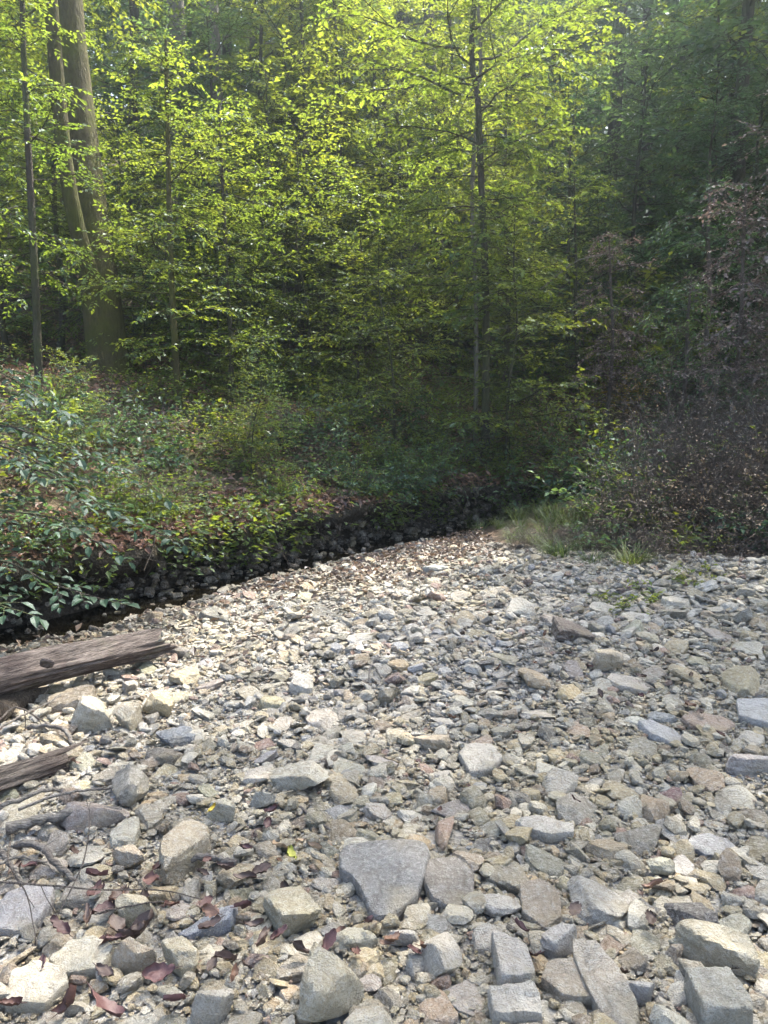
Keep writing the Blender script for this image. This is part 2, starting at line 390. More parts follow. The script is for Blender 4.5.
# ------------------------------------------------------------------ plants: generators
def polyline(rng, p, d, length, n, droop=0.0, wander=.12):
    pts = [np.array(p, float)]; d = unit(d)
    for k in range(n):
        d = unit(d + rng.normal(0, wander, 3) + np.array([0, 0, -droop]))
        pts.append(pts[-1]+d*length/n)
    return np.array(pts)
def leafy_shoots(rng, acc, wood, limbs, L, per_m=26, twig_len=(.25, .6), twig_gap=.16, start=.2, flat=.8, fine=False, col0=1.0, wr=.004, droop=.05, sub=1.0, tint=None, jit=.35):
    """twigs alternating along each limb in a nearly level plane, leaves alternating along each twig"""
    P_, D_, N_, L_, C_ = [], [], [], [], []
    for pts in limbs:
        seg = np.linalg.norm(np.diff(pts, axis=0), axis=1); cum = np.concatenate([[0], np.cumsum(seg)]); tot = cum[-1]
        side = 1; s = tot*start
        while s <= tot+1e-6:
            f = s/tot
            p = np.array([np.interp(s, cum, pts[:, k]) for k in range(3)])
            k = min(np.searchsorted(cum, s), len(pts)-1); t = unit(pts[k]-pts[k-1])
            last = s+twig_gap > tot
            up = unit(np.array([0, 0, 1.0])+rng.normal(0, (1-flat)*.9, 3))
            sidev = unit(np.cross(up, t)+1e-6)*side
            d = t if last else unit(t*.75+sidev*.95+np.array([0, 0, rng.normal(.02, .14)]))
            tl = rng.uniform(*twig_len)*(1.05-.55*f)*sub
            tp = polyline(rng, p, d, tl, 3, droop, .10)
            if wood is not None: tube(wood, tp, np.linspace(wr, wr*.4, 4), 3, cap=False)
            nl = max(3, int(tl*per_m)); u = np.linspace(.15, 1, nl)*3
            ku = np.minimum(u.astype(int), 2); fr = (u-ku)[:, None]
            lp = tp[ku]*(1-fr)+tp[ku+1]*fr; ld = unit(tp[ku+1]-tp[ku])
            sg = np.where(np.arange(nl) % 2, 1., -1.)[:, None]
            sv = unit(np.cross(up, ld))*sg
            ang = np.where(np.arange(nl)[:, None] == nl-1, 0.05, 1.0)
            dd = ld*.62+sv*ang*.85+rng.normal(0, .16, (nl, 3))+np.array([0, 0, -.10])
            P_.append(lp); D_.append(dd); N_.append(up+rng.normal(0, jit, (nl, 3)))
            L_.append(L*rng.uniform(.42, 1.08, nl))
            C_.append(np.repeat(rng.uniform(.8, 1.2, (1, 1)), nl, 0)*rng.uniform(.8, 1.2, (nl, 1))*np.ones((1, 3))*col0)
            side = -side; s += twig_gap*rng.uniform(.7, 1.3)
    P_, D_, N_, L_, C_ = [np.concatenate(a) for a in (P_, D_, N_, L_, C_)]
    leaves(acc, P_, D_, N_, L_, L_*.60, C_, fine)
    return len(P_)

def tree(name, seed, path, r0, r1, n_limbs, crown_from, reach, L, mats, label=None, cat='tree', group=None, elev=(.1, .5), per_m=22, twig_gap=.2, twig_len=(.3, .7), sublimbs=3, droop=.03, sides=10, extra=None, profile=None, loc=None, flat=.8, sub=1.0):
    """path: trunk polyline in local or world space; returns the thing (trunk, branches, crown)"""
    rng = np.random.default_rng(seed); root = empty(name, (0, 0, 0) if loc is None else loc)
    path = smooth_path(path, 18); n = len(path)
    rad = np.linspace(1, 0, n)**.85*(r0-r1)+r1
    rad[0] *= 1.35; rad[1] *= 1.1
    tr = Acc(); tube(tr, path, rad, sides, wob=.10, seed=seed); br = Acc(); lf = Acc()
    if extra is not None:
        for p2, ra, rb in extra: tube(tr, smooth_path(p2, 12), np.linspace(ra, rb, 12), sides, wob=.1, seed=seed+1)
    limbs = []; cum = np.linspace(0, 1, n); az = rng.uniform(0, 6.28)
    for i in range(n_limbs):
        f = crown_from+(1-crown_from)*(i+rng.uniform(0, .8))/n_limbs; f = min(f, .995)
        p = np.array([np.interp(f, cum, path[:, k]) for k in range(3)]); az += 2.4+rng.normal(0, .35)
        g = (f-crown_from)/(1-crown_from)
        prof = profile(g) if profile else (1-.55*g*g)*(.75+.25*min(1, g*4))*rng.uniform(.55, 1.15)
        ln = reach*prof*rng.uniform(.7, 1.15)
        e = elev[0]+(elev[1]-elev[0])*g+rng.normal(0, .12)
        d = np.array([math.cos(az)*math.cos(e), math.sin(az)*math.cos(e), math.sin(e)])
        lp = polyline(rng, p, d, ln, 6, droop, .17)
        lr = min(np.interp(f, cum, rad)*.5, .004+.0065*ln)
        tube(br, lp, np.linspace(lr, .003, 7), 5, cap=False); limbs.append(lp)
        for k in range(sublimbs):
            q = .25+.6*(k+rng.uniform(0, .6))/max(1, sublimbs); a = lp[int(q*6)]; t = unit(lp[min(6, int(q*6)+1)]-a)
            sv = unit(np.cross([0, 0, 1.0], t))*(1 if k % 2 else -1)
            sp = polyline(rng, a, t*.7+sv*.8+np.array([0, 0, rng.normal(.05, .2)]), ln*(.62-.35*q)*rng.uniform(.8, 1.2), 4, droop, .1)
            tube(br, sp, np.linspace(lr*.5, .003, 5), 4, cap=False); limbs.append(sp)
    limbs.append(path[-4:])
    n_l = leafy_shoots(rng, lf, br, limbs, L, per_m, twig_len, twig_gap, .18, flat, False, sub=sub)
    tr.build('trunk', mats[0], root, smooth=True); br.build('branches', mats[0], root, smooth=True)
    lf.build('crown', mats[1], root)
    return tag(root, label, cat, group)

def bush(name, seed, h, spread, n_stems, L, mats, label=None, cat='shrub', group=None, per_m=30, twig_gap=.12, twig_len=(.12, .35), base=.12, arch=.10, leafy=True, leafmul=1.0, stem_r=.008, fork=2, foliage_name='foliage'):
    rng = np.random.default_rng(seed); root = empty(name); st = Acc(); lf = Acc(); limbs = []
    for i in range(n_stems):
        a = rng.uniform(0, 6.28); q = math.sqrt(rng.uniform(0, 1)); p = np.array([math.cos(a)*base*q, math.sin(a)*base*q, -.04])
        d = np.array([math.cos(a)*spread/h*q, math.sin(a)*spread/h*q, 1])
        lp = polyline(rng, p, d, h*rng.uniform(.55, 1.1), 6, arch*rng.uniform(.2, 1.2), .13)
        tube(st, lp, np.linspace(stem_r, stem_r*.3, 7), 4, cap=False); limbs.append(lp)
        for k in range(fork):
            s0 = lp[rng.integers(2, 5)]; dd = rng.normal(0, 1, 3); dd[2] = abs(dd[2])*.7+.2
            bp = polyline(rng, s0, dd, h*rng.uniform(.2, .5), 4, arch, .15); tube(st, bp, np.linspace(stem_r*.55, stem_r*.2, 5), 3, cap=False); limbs.append(bp)
    if leafy:
        leafy_shoots(rng, lf, st, limbs, L, per_m, twig_len, twig_gap, .25, .7, False, wr=.0022, sub=leafmul)
    st.build('stems', mats[0], root, smooth=True)
    if leafy: lf.build(foliage_name, mats[1], root)
    return tag(root, label, cat, group)

LM = []          # landmarks: (phrase, x, y)
USED = {}
def say(base, x, y, kinds=None, reach=99, skip=None):
    """a label that places one thing by a landmark it stands next to"""
    c = sorted((math.hypot(x-a, y-b), p, a, b) for p, a, b in LM if p != skip)
    for d, p, a, b in c[:6]:
        dx, dy = x-a, y-b
        rel = ('just ' if d < .35 else '') + ('beyond' if dy > abs(dx)*.9 else 'in front of' if -dy > abs(dx)*.9 else ('at the right of' if dx > 0 else 'at the left of'))
        t = f'{base} {rel} {p}'
        if len(t.split()) <= 16 and t not in USED: USED[t] = 1; return t
    t = None
    for i in range(len(c[:5])):
        for j in range(i+1, len(c[:6])):
            t = f'{base} between {c[i][1]} and {c[j][1]}'
            if len(t.split()) <= 16 and t not in USED: USED[t] = 1; return t
    return None
# ------------------------------------------------------------------ trees
def px_path(pts, Y, dy=0.0):
    """trunk line seen at these points, standing Y metres away (leaning dy metres away at the top)"""
    n = len(pts); return np.array([at(a, b, Y+dy*i/max(1, n-1)) for i, (a, b) in enumerate(pts)])
def seat(path):
    b = path[0].copy(); b[2] = min(b[2], H(b[0], b[1]))-.12; path = path.copy(); path[0] = b
    return path-b, b
# the big forked beech on the bank
p = px_path([(110, 392), (107, 345), (98, 270), (88, 200), (78, 110), (68, 0), (58, -160), (52, -330), (40, -520)], 12.0, 1.0)
q = px_path([(96, 290), (80, 240), (66, 170), (57, 80), (49, -20), (34, -200), (14, -330)], 12.0, -.6)
pl, b = seat(p)
tree('beech_tree', 3, pl, .34, .12, 16, .62, 4.2, .15, (M['bark_beech'], M['leaf']), 'big forked beech with thick leaning yellow-green trunk on the bank', 'tree',
     loc=b, extra=[(q-b, .13, .07)], sides=24, elev=(.0, .6), twig_gap=.3, twig_len=(.4, .9))
LM.append(('the big forked beech', b[0], b[1]))
def trunk_tree(name, seed, pts, Y, r0, r1, n, frm, reach, L, bk, lf, label, cat='tree', top=None, dy=0.0, **kw):
    p = px_path(pts, Y, dy)
    if top: p = np.vstack([p, p[-1]+np.array(top, float)])
    pl, b = seat(p)
    return tree(name, seed, pl, r0, r1, n, frm, reach, L, (M[bk], M[lf]), label, cat, loc=b, **kw), b
U = dict(elev=(-.1, .45), droop=.035, twig_gap=.115, twig_len=(.22, .55), per_m=30, flat=.82, sublimbs=3)
trunk_tree('sapling', 11, [(40, 418), (36, 300), (30, 180), (24, 60), (20, -60)], 10.2, .055, .025, 20, .25, 1.4, .09, 'bark_dark', 'leaf', 'thin dark sapling with crooked side branches on the bank', 'sapling', **U)
_, b = trunk_tree('sapling', 12, [(179, 406), (174, 330), (170, 240), (168, 150), (166, 40)], 10.6, .05, .02, 24, .18, 1.5, .09, 'bark_beech', 'leaf', 'slim sapling with pale mossy stem beside the big forked beech', 'sapling', **U)
LM.append(('the slim mossy sapling', b[0], b[1]))
_, b = trunk_tree('understory_tree', 13, [(486, 425), (486, 300), (482, 200), (478, 100), (474, 0)], 12.0, .062, .03, 42, .16, 2.1, .115, 'bark_dark', 'leaf', 'dark straight understory tree with lit yellow-green sprays above the creek', top=(.4, -1.8, 5.5), profile=lambda g: .75+.7*g*g, **U)  # top out of view is spread and leaned to shade the left gravel
LM.append(('the dark straight tree over the creek', b[0], b[1]))
trunk_tree('understory_tree', 14, [(476, 428), (476, 300), (472, 190), (481, 60), (476, -20)], 12.5, .038, .02, 20, .2, 1.5, .09, 'bark_pale', 'leaf', 'thin pale stem growing close beside the dark straight tree', top=(0, 0, 1.5), **U)
T = dict(elev=(-.05, .55), droop=.02, twig_gap=.30, twig_len=(.4, .95), per_m=18, sublimbs=4)
trunk_tree('forest_tree', 15, [(229, 330), (226, 240), (219, 130), (213, 20), (208, -90)], 18.0, .17, .09, 13, .40, 3.4, .15, 'bark_pale', 'leaf', 'tall pale-barked tree leaning slightly, behind the slim mossy sapling', top=(-.3, .3, 5), **T)
trunk_tree('forest_tree', 16, [(440, 330), (433, 120), (428, 0)], 19.0, .17, .09, 13, .40, 3.4, .15, 'bark_dark', 'leaf', 'tall tree with brown straight trunk behind the lit sprays', top=(0, 0, 6), **T)
trunk_tree('forest_tree', 17, [(392, 330), (387, 130), (384, 20)], 24.0, .16, .1, 13, .45, 3.6, .16, 'bark_dark', 'leaf', 'dark narrow trunk far back in the gap of the leaves', top=(0, 0, 6), **T)
trunk_tree('forest_tree', 18, [(405, 330), (378, 140), (352, 0)], 21.0, .09, .06, 10, .45, 2.8, .15, 'bark_dark', 'leaf', 'slender dark trunk tilted towards the beech', top=(-1, 0, 4), **T)

# prototypes of the trees that repeat
rngT = np.random.default_rng(77)
def upright(h, lean=.05, seed=0):
    r = np.random.default_rng(seed); k = np.linspace(0, 1, 6)[:, None]
    return np.hstack([np.cumsum(r.normal(0, lean*h/6, (6, 2)), 0), k*h-.15])*np.array([1, 1, 1])
PARK = (0, 0, -200)
def proto(name, *a, **k):
    o = tree(name, *a, **k); o.location = PARK; return o
und_a = proto('sapling', 31, upright(4.6, .06, 1), .045, .012, 26, .12, 1.9, .09, (M['bark_dark'], M['leaf']), **U)
und_b = proto('sapling', 32, upright(6.5, .06, 2), .06, .015, 32, .10, 2.3, .095, (M['bark_dark'], M['leaf']), **U)
und_c = proto('sapling', 33, upright(3.4, .08, 3), .022, .006, 26, .06, 1.6, .082, (M['bark_dark'], M['leaf']), **U)
und_d = proto('sapling', 34, upright(5.5, .07, 4), .05, .012, 30, .06, 2.2, .095, (M['bark_dark'], M['leaf_dark']), **U)
tall_a = proto('forest_tree', 41, upright(18, .03, 5), .24, .04, 34, .30, 4.6, .19, (M['bark_dark'], M['leaf']), **T)
tall_b = proto('forest_tree', 42, upright(21, .03, 6), .28, .05, 36, .38, 4.8, .19, (M['bark_pale'], M['leaf']), **T)
HT = dict(elev=(-.1, .6), droop=.03, twig_gap=.34, twig_len=(.5, 1.1), per_m=11, sublimbs=4)
hill_a = proto('hillside_tree', 51, upright(14, .03, 7), .2, .04, 34, .05, 4.2, .30, (M['bark_dark'], M['leaf_dark']), **HT)
hill_b = proto('hillside_tree', 52, upright(17, .03, 8), .24, .04, 36, .08, 4.6, .30, (M['bark_dark'], M['leaf_dark']), **HT)
fresh = set()
def put(o, x, y, sc, label, group, rz=None):
    rz = rngT.uniform(0, 6.28) if rz is None else rz; z = H(x, y)-.05
    if o.name not in fresh:
        fresh.add(o.name); c = o; c.location = (x, y, z); c.rotation_euler = (0, 0, rz); c.scale = (sc,)*3
    else: c = dup(o, (x, y, z), rz, sc, tuple(rngT.normal(0, .03, 2)))
    tag(c, label, None, group); return c
G1 = 'young trees of the understory'
for i, (px, Y, o, sc) in enumerate([(-60, 10.2, und_b, .9), (70, 13.6, und_b, 1.0), (235, 11.6, und_a, .95), 
        (575, 15.0, und_a, 1.0), (505, 11.6, und_c, 1.2), (300, 21, und_b, 1.6), (330, 19, und_b, 1.3), (285, 15.2, und_c, 1.7), (318, 14.0, und_c, 1.35), (355, 13.2, und_c, 1.1), (240, 12.6, und_c, .9), (150, 12.6, und_c, .8), (385, 11.5, und_c, .9), (210, 13.2, und_c, 1.2), (140, 13.6, und_c, 1.2), (15, 12.4, und_a, 1.1), 
        (500, 15.2, und_b, 1.0), (312, 16.5, und_b, 1.3), (262, 17.5, und_b, 1.3), (350, 18.5, und_b, 1.4), (215, 16.5, und_d, 1.2), (150, 17.5, und_b, 1.3), (400, 15.6, und_a, 1.2), (-40, 14.5, und_b, 1.2), (450, 17.0, und_b, 1.2), (560, 18, und_d, 1.2), (690, 16.5, und_d, 1.2), (740, 17, und_d, 1.3), (790, 15.5, und_d, 1.3), (620, 20, und_d, 1.5), (700, 21, und_b, 1.5), (770, 20, und_d, 1.5), (540, 20, und_b, 1.4), (390, 20, und_b, 1.4), (20, 17, und_b, 1.3), (-30, 20, und_b, 1.4), (470, 22, und_b, 1.5)]):
    x = (px-384)/FPX*Y*1.01
    base = {und_a.name: 'layered young tree with thin dark stem', und_b.name: 'tall leafy sapling with spreading level sprays', und_c.name: 'low bushy sapling with pale stem', und_d.name: 'deep green sapling with drooping sprays'}[o.name]
    put(o, x, Y, sc, say(base, x, Y) or base + ' in the understory', G1)
G2 = 'tall trees of the wood behind the bank'
for (x, y, o, sc) in [(-9, 17, tall_a, 1), (-13, 14, tall_b, 1), (-5.5, 21, tall_b, 1), (-10, 26, tall_a, 1.1), (-16, 22, tall_b, 1.1), (1, 31, tall_b, 1.1), (-6, 32, tall_a, 1.1), (-13, 34, tall_b, 1.1),
                      (11.5, 17.5, tall_a, 1.0), (14, 22, tall_b, 1.0), (10, 13.2, tall_b, .95), (15, 15, tall_a, 1.05), (13, 9, tall_b, 1.0), (5.35, 8.8, tall_b, .9), (9.5, 8.2, tall_a, 1.0), (7.5, 1.0, tall_a, .95), (11, 4.5, tall_b, 1.0)]:  # right-hand trees, mostly out of view, added to shade the gravel
    put(o, x, y, sc, say({tall_a.name: 'tall dark-barked forest tree', tall_b.name: 'tall grey-barked forest tree'}[o.name], x, y) or 'tall forest tree standing in the wood behind the bank', G2)
tall_c = proto('forest_tree', 43, upright(22, .03, 9), .24, .05, 44, .06, 4.8, .22, (M['bark_dark'], M['leaf_dark']), **{**T, 'per_m': 14})
for (x, y, sc) in [(14.5, 25.5, 1), (18.5, 29, 1.05), (22, 26, 1.1), (24, 33, 1.1), (20, 36, 1.1)]:  # added far to the right so their crowns shade the slope in view
    put(tall_c, x, y, sc, 'big dark blue-green tree of the shaded slope beyond the dead brush', 'dark trees on the shaded slope')
G3 = 'leafy trees on the hillside'
k = 0
for Y in (20, 26, 30, 35, 41, 47, 54, 62, 72):
    w = .62*Y; n = int(2*w/(4.2 if Y < 35 else 5.4))
    for i in range(n):
        x = -w+2*w*(i+.5)/n+rngT.normal(0, .7); y = Y+rngT.normal(0, 1.6)
        if Y < 25 and x < 8: continue
        put(hill_a if rngT.random() < .5 else hill_b, x, y, rngT.uniform(.8, 1.15), 'leafy green tree in the closed mass of the wooded hillside', G3)

for i in range(22):
    y = rngT.uniform(30, 58); x = y*rngT.uniform(.16, .62)
    put((hill_a, hill_b)[i % 2], x, y, rngT.uniform(1.0, 1.35), 'dark leafy tree closing the shaded hillside above the dead brush', 'dense trees of the shaded hillside')
for i in range(16):
    y = rngT.uniform(32, 60); x = y*rngT.uniform(-.6, .16)
    put((hill_a, hill_b)[i % 2], x, y, rngT.uniform(1.0, 1.35), 'leafy green tree in the closed mass of the wooded hillside', G3)
# ------------------------------------------------------------------ plants
rngP = np.random.default_rng(5)
# the beech sapling that hangs over the water at the near end of the bank
def near_sapling():
    rng = np.random.default_rng(8); b = np.array([-3.75, 5.6, H(-3.75, 5.6)-.1]); root = empty('beech_sapling', b); tr, br, lf = Acc(), Acc(), Acc()
    path = np.array([b, b+[.05, -.1, .6], b+[-.05, -.15, 1.3], b+[.0, -.1, 2.1], b+[-.1, -.1, 2.9]])
    tube(tr, smooth_path(path, 12)-b, np.linspace(.04, .012, 12), 8)
    limbs = []
    for spec in ([(-70, 470, 5.1), (0, 458, 5.0), (60, 482, 5.0), (130, 520, 5.05), (186, 545, 5.1)], [(-70, 420, 5.4), (0, 425, 5.3), (70, 448, 5.3), (150, 488, 5.3)],
                 [(-70, 560, 4.9), (0, 560, 4.6), (50, 583, 4.55), (98, 598, 4.5)], [(-70, 560, 4.8), (-10, 600, 4.3), (22, 612, 4.2)], [(-70, 390, 5.6), (20, 395, 5.6), (95, 428, 5.7)],
                 [(-70, 500, 5.0), (0, 510, 4.8), (60, 520, 4.8), (110, 552, 4.8)], [(-70, 430, 5.2), (0, 445, 5.1), (50, 470, 5.0), (90, 500, 5.0)], [(-60, 350, 5.5), (0, 372, 5.4), (40, 400, 5.3)]):
        p = np.array([at(*s) for s in spec]); j = path[np.argmin(np.abs(path[:, 2]-p[0][2]-.2))]
        p = smooth_path(np.vstack([j, p]), 14)-b
        tube(br, p, np.linspace(.013, .003, 14), 5, cap=False); limbs.append(p)
    leafy_shoots(rng, lf, br, limbs, .092, 31, (.22, .46), .075, .2, .93, True, droop=.02, jit=.22)
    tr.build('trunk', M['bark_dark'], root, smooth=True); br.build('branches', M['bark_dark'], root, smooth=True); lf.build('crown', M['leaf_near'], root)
    tag(root, 'beech sapling reaching level grey-green sprays out over the dark water', 'sapling'); LM.append(('the beech sapling over the water', -3.2, 5.6))
near_sapling()
# leaf litter and low ground cover on the bank
def bank_points(n, dlo, dhi, rng, ymax=19, xlo=-9, xhi=9):
    out = []
    while len(out) < n:
        x = rng.uniform(xlo, xhi, 4*n); y = rng.uniform(3, ymax, 4*n); d = bank_dist(x, y)
        k = (d > dlo) & (d < dhi) & (np.abs(x) < .75*y+1); out += list(zip(x[k], y[k]))
    return np.array(out[:n])
def litter(n, pts, name, rng, L=(.05, .10), cols=((.9, .75, .6), (1.25, 1.0, .85), (.6, .45, .4), (1.5, 1.25, 1.1))):
    acc = Acc(); z = height(pts[:, 0], pts[:, 1])+rng.uniform(.005, .05, len(pts)); P = np.column_stack([pts, z])
    a = rng.uniform(0, 6.28, len(P)); D = np.column_stack([np.cos(a), np.sin(a), rng.normal(0, .35, len(P))])
    N = np.column_stack([rng.normal(0, .45, (len(P), 2)), np.ones(len(P))]); l = rng.uniform(*L, len(P))
    c = np.array(cols)[rng.integers(0, len(cols), len(P))]*rng.uniform(.7, 1.2, (len(P), 1))
    leaves(acc, P, D, N, l, l*.6, c, fold=.3); return tag(acc.build(name, M['litter']), kind='stuff')
litter(0, bank_points(30000, .1, 9, rngP), 'leaf_litter', rngP)
# leaves and seedlings that cover the sod lip
def lip_points(n, rng, k0=1, k1=4):
    i = rng.integers(60, 380, n); k = rng.integers(k0, k1, n); f, g = rng.random((n, 1)), rng.random((n, 1))
    return (LIP[i, k]*(1-f)+LIP[np.minimum(i+1, 419), k]*f)*(1-g)+LIP[i, k+1]*g
P = lip_points(9000, rngP); a = rngP.uniform(0, 6.28, len(P)); D = np.column_stack([np.cos(a), np.sin(a), rngP.normal(-.1, .45, len(P))]); N = np.column_stack([rngP.normal(.3, .5, (len(P), 2))*np.array([1, -1]), np.ones(len(P))])
acc = Acc(); l = rngP.uniform(.045, .10, len(P)); leaves(acc, P+[0, 0, .02], D, N, l, l*.6, np.array([(.9, .75, .6), (1.25, 1.0, .85), (.6, .45, .4), (1.5, 1.25, 1.1)])[rngP.integers(0, 4, len(P))], fold=.3)
tag(acc.build('lip_leaf_litter', M['litter']), kind='stuff')
acc = Acc(); P = lip_points(1500, rngP, 2, 5); P = P[np.argsort(-fbm(P[:, 0]*1.6, P[:, 1]*1.6, 0, 3, 75)-rngP.normal(0, .15, len(P)))[:760]]
for k in range(8):
    a = k*2.4+rngP.uniform(0, 6.28, len(P)); D = np.column_stack([np.cos(a), np.sin(a), rngP.normal(-.05, .35, len(P))]); hgt = rngP.uniform(-.20, .22, len(P))
    l = rngP.uniform(.05, .09, len(P)); leaves(acc, P+np.column_stack([.10*np.cos(a), .10*np.sin(a)-.03, hgt-.04]), D, np.column_stack([rngP.normal(0, .4, (len(P), 2)), np.ones(len(P))]), l, l*.6, rngP.uniform(.7, 1.2, (len(P), 1))*np.ones((1, 3)))
tag(acc.build('lip_ground_cover', M['leaf']), kind='stuff')
# washed-up leaves at the water's edge on the gravel
e = [];
while len(e) < 3400:
    x = rngP.uniform(-4.5, 1.2); y = rngP.uniform(4, 9.8); d = float(bank_dist(np.array([x]), np.array([y]))[0])
    if -3.2 < d < -.85 and rngP.random() < np.exp(-((d+1.45)/.8)**2)*(1 if y > 6.2 else .25): e.append((x, y))
litter(0, np.array(e), 'drift_leaf_litter', rngP, (.022, .08), ((.7, .66, .58), (1.0, .92, .8), (.5, .42, .38), (1.3, 1.2, 1.05)))
def ground_cover(name, pts, hgt, nl, L, mat, rng, cols=(.8, 1.2)):
    acc = Acc(); n = len(pts); z = height(pts[:, 0], pts[:, 1]); hh = rng.uniform(hgt[0], hgt[1], n)
    lean = rng.normal(0, .25, (n, 2))*hh[:, None]
    P, D, N, C = [], [], [], []
    base = np.column_stack([pts, z]); top = base+np.column_stack([lean, hh])
    for i in range(nl):
        f = 1-.5*i/nl*rng.uniform(.6, 1, n); a = i*2.4+rng.uniform(0, 6.28, n)
        d = np.column_stack([np.cos(a), np.sin(a), rng.normal(.05, .3, n)])
        P.append(base+(top-base)*f[:, None]+d*.02); D.append(d); N.append(np.column_stack([rng.normal(0, .4, (n, 2)), np.ones(n)])); C.append(rng.uniform(*cols, (n, 1))*np.ones((1, 3)))
    P, D, N, C = map(np.concatenate, (P, D, N, C)); l = rng.uniform(L[0], L[1], len(P))
    leaves(acc, P, D, N, l, l*.58, C)
    for k in range(0, n):
        s = np.array([[-.0022, 0, 0], [.0022, 0, 0], [0, .003, 0]])
        acc.add(np.vstack([base[k]+s, top[k]+s*.5]), [(0, 1, 4, 3), (1, 2, 5, 4), (2, 0, 3, 5)], (.8, .7, .5))
    return tag(acc.build(name, mat), kind='stuff')
def clumped(n, rng, **k):
    p = bank_points(n*3, .05, 8, rng, **k); w = fbm(p[:, 0]*.9, p[:, 1]*.9, 0, 3, 71)+rng.normal(0, .12, len(p))
    return p[np.argsort(-w)[:n]]
ground_cover('ground_cover', clumped(3100, rngP), (.05, .45), 9, (.036, .075), M['leaf'], rngP)
# seedlings and low shrubs one can tell apart
sd_a = bush('seedling', 61, .55, .35, 5, .085, (M['twig'], M['leaf']), cat='seedling', twig_gap=.09, twig_len=(.08, .2), base=.05, stem_r=.004)
sd_b = bush('seedling', 62, .8, .5, 6, .09, (M['twig'], M['leaf_dark']), cat='seedling', twig_gap=.10, twig_len=(.1, .25), base=.07, stem_r=.005)
sh_a = bush('low_shrub', 63, 1.3, .9, 10, .09, (M['twig'], M['leaf']), cat='shrub', base=.15)
sh_b = bush('low_shrub', 64, 1.1, 1.0, 12, .085, (M['twig'], M['leaf_dark']), cat='shrub', base=.2, arch=.2)
for o in (sd_a, sd_b, sh_a, sh_b): o.location = PARK
hs = [(rngP.uniform(-.6, .6), rngP.uniform(15, 42)) for _ in range(90)]
for q, y in hs: put(sh_b if rngP.random() < .6 else sh_a, q*y, y, rngP.uniform(1.8, 3.2), 'leafy undergrowth shrub filling the floor of the wooded hillside', 'undergrowth shrubs up the hillside')
G4 = 'low shrubs and seedlings on the bank'
pts = [(40, 470, sh_a, .8), (90, 450, sh_b, .8), (140, 440, sd_b, 1.0), (175, 470, sd_b, 1.0), (215, 425, sd_a, 1.1), (235, 470, sd_a, 1), (260, 440, sh_a, .6), (300, 450, sd_b, 1.0), (325, 480, sd_b, .8), (345, 430, sh_b, .8), (375, 470, sh_a, .7), (400, 440, sh_b, .9),
       (415, 475, sd_b, 1.0), (440, 455, sh_b, .8), (465, 465, sh_b, .8), (520, 440, sd_b, 1.0), (545, 455, sd_a, 1.2), (575, 430, sh_a, .8), (600, 445, sh_b, .7), (30, 430, sh_b, .9), (110, 490, sd_b, 1.1), (200, 500, sd_a, 1.0), (285, 495, sd_a, 1.1), (360, 400, sh_a, .9),
       (60, 420, sh_a, .7), (150, 410, sd_a, 1.2), (500, 410, sh_a, 1.0), (430, 410, sh_b, 1.0), (560, 395, sh_a, 1.0), (250, 400, sh_b, .9), (320, 405, sd_b, 1.3), (620, 410, sh_b, 1.0), (-10, 500, sh_a, .9)]
for i in range(30):
    t = rngP.uniform(3.2, 9.0); kk = int(t); c = BANK[kk]*(1-t+kk)+BANK[kk+1]*(t-kk); o_ = rngP.uniform(-.12, .7)
    g = c+np.array([-.8, .6])*o_; q = np.array([g[0], g[1], .3])-np.array([0, 0, CAM_H]); dp = q[1]*math.cos(PITCH)-q[2]*math.sin(PITCH)
    pts.append((384+FPX*q[0]/dp, 512-FPX*(q[1]*math.sin(PITCH)+q[2]*math.cos(PITCH))/dp, (sd_a, sd_b, sh_a, sh_b)[rngP.integers(0, 4)], rngP.uniform(.45, .8)))
G6 = 'bushy saplings along the bank'
for i in range(14):
    t = rngP.uniform(2.6, 9.0); kk = int(t); c = BANK[kk]*(1-t+kk)+BANK[kk+1]*(t-kk); g = c+np.array([-.8, .6])*rngP.uniform(.3, 2.6)
    put((und_c, sh_a, und_c, sh_b)[i % 4], g[0], g[1], rngP.uniform(.26, .42) if i % 2 == 0 else rngP.uniform(.7, 1.1), say(('bushy knee-high sapling', 'open bright shrub', 'bushy waist-high sapling', 'dense dull-green shrub')[i % 4], g[0], g[1]) or 'bushy sapling growing on the leafy creek bank', G6)
for px, py, o, sc in pts:
    g = ground_at(px, py)
    base = {sd_a.name: 'small light green seedling', sd_b.name: 'knee-high dark green seedling', sh_a.name: 'loose light green shrub', sh_b.name: 'spreading deep green shrub'}[o.name]
    c = put(o, g[0], g[1], sc*rngP.uniform(.9, 1.1), say(base, g[0], g[1]) or base+' on the leafy bank', G4)
    if c.location.z < .34: c.location.z = .34; c.rotation_euler.x += .35
# roots that hang out of the cut bank
for i in range(70):
    px = rngP.uniform(170, 560); bx = None
    t = rngP.uniform(4.3, 9.2); k = int(t); c = BANK[k]*(1-t+k)+BANK[k+1]*(t-k)
    nrm = np.array([.8, -.6]); acc = Acc(); z0 = .37
    p = [np.array([*(c-nrm*.15), z0]), np.array([*(c+nrm*.06), z0-.02]), np.array([*(c+nrm*rngP.uniform(.1, .25)+rngP.normal(0, .08, 2)), z0-rngP.uniform(.05, .2)]), np.array([*(c+nrm*rngP.uniform(.15, .4)+rngP.normal(0, .25, 2)), rngP.uniform(-.12, .1)])]
    q = smooth_path(p, 12); q = q+np.cumsum(rngP.normal(0, .012, q.shape), 0)
    tube(acc, q, np.linspace(rngP.uniform(.006, .018), .003, 12), 6)
    o = acc.build('exposed_root', M['root'], smooth=True); tag(o, 'thin brown root hanging out of the undercut bank above dark water', 'root', 'roots of the undercut bank')
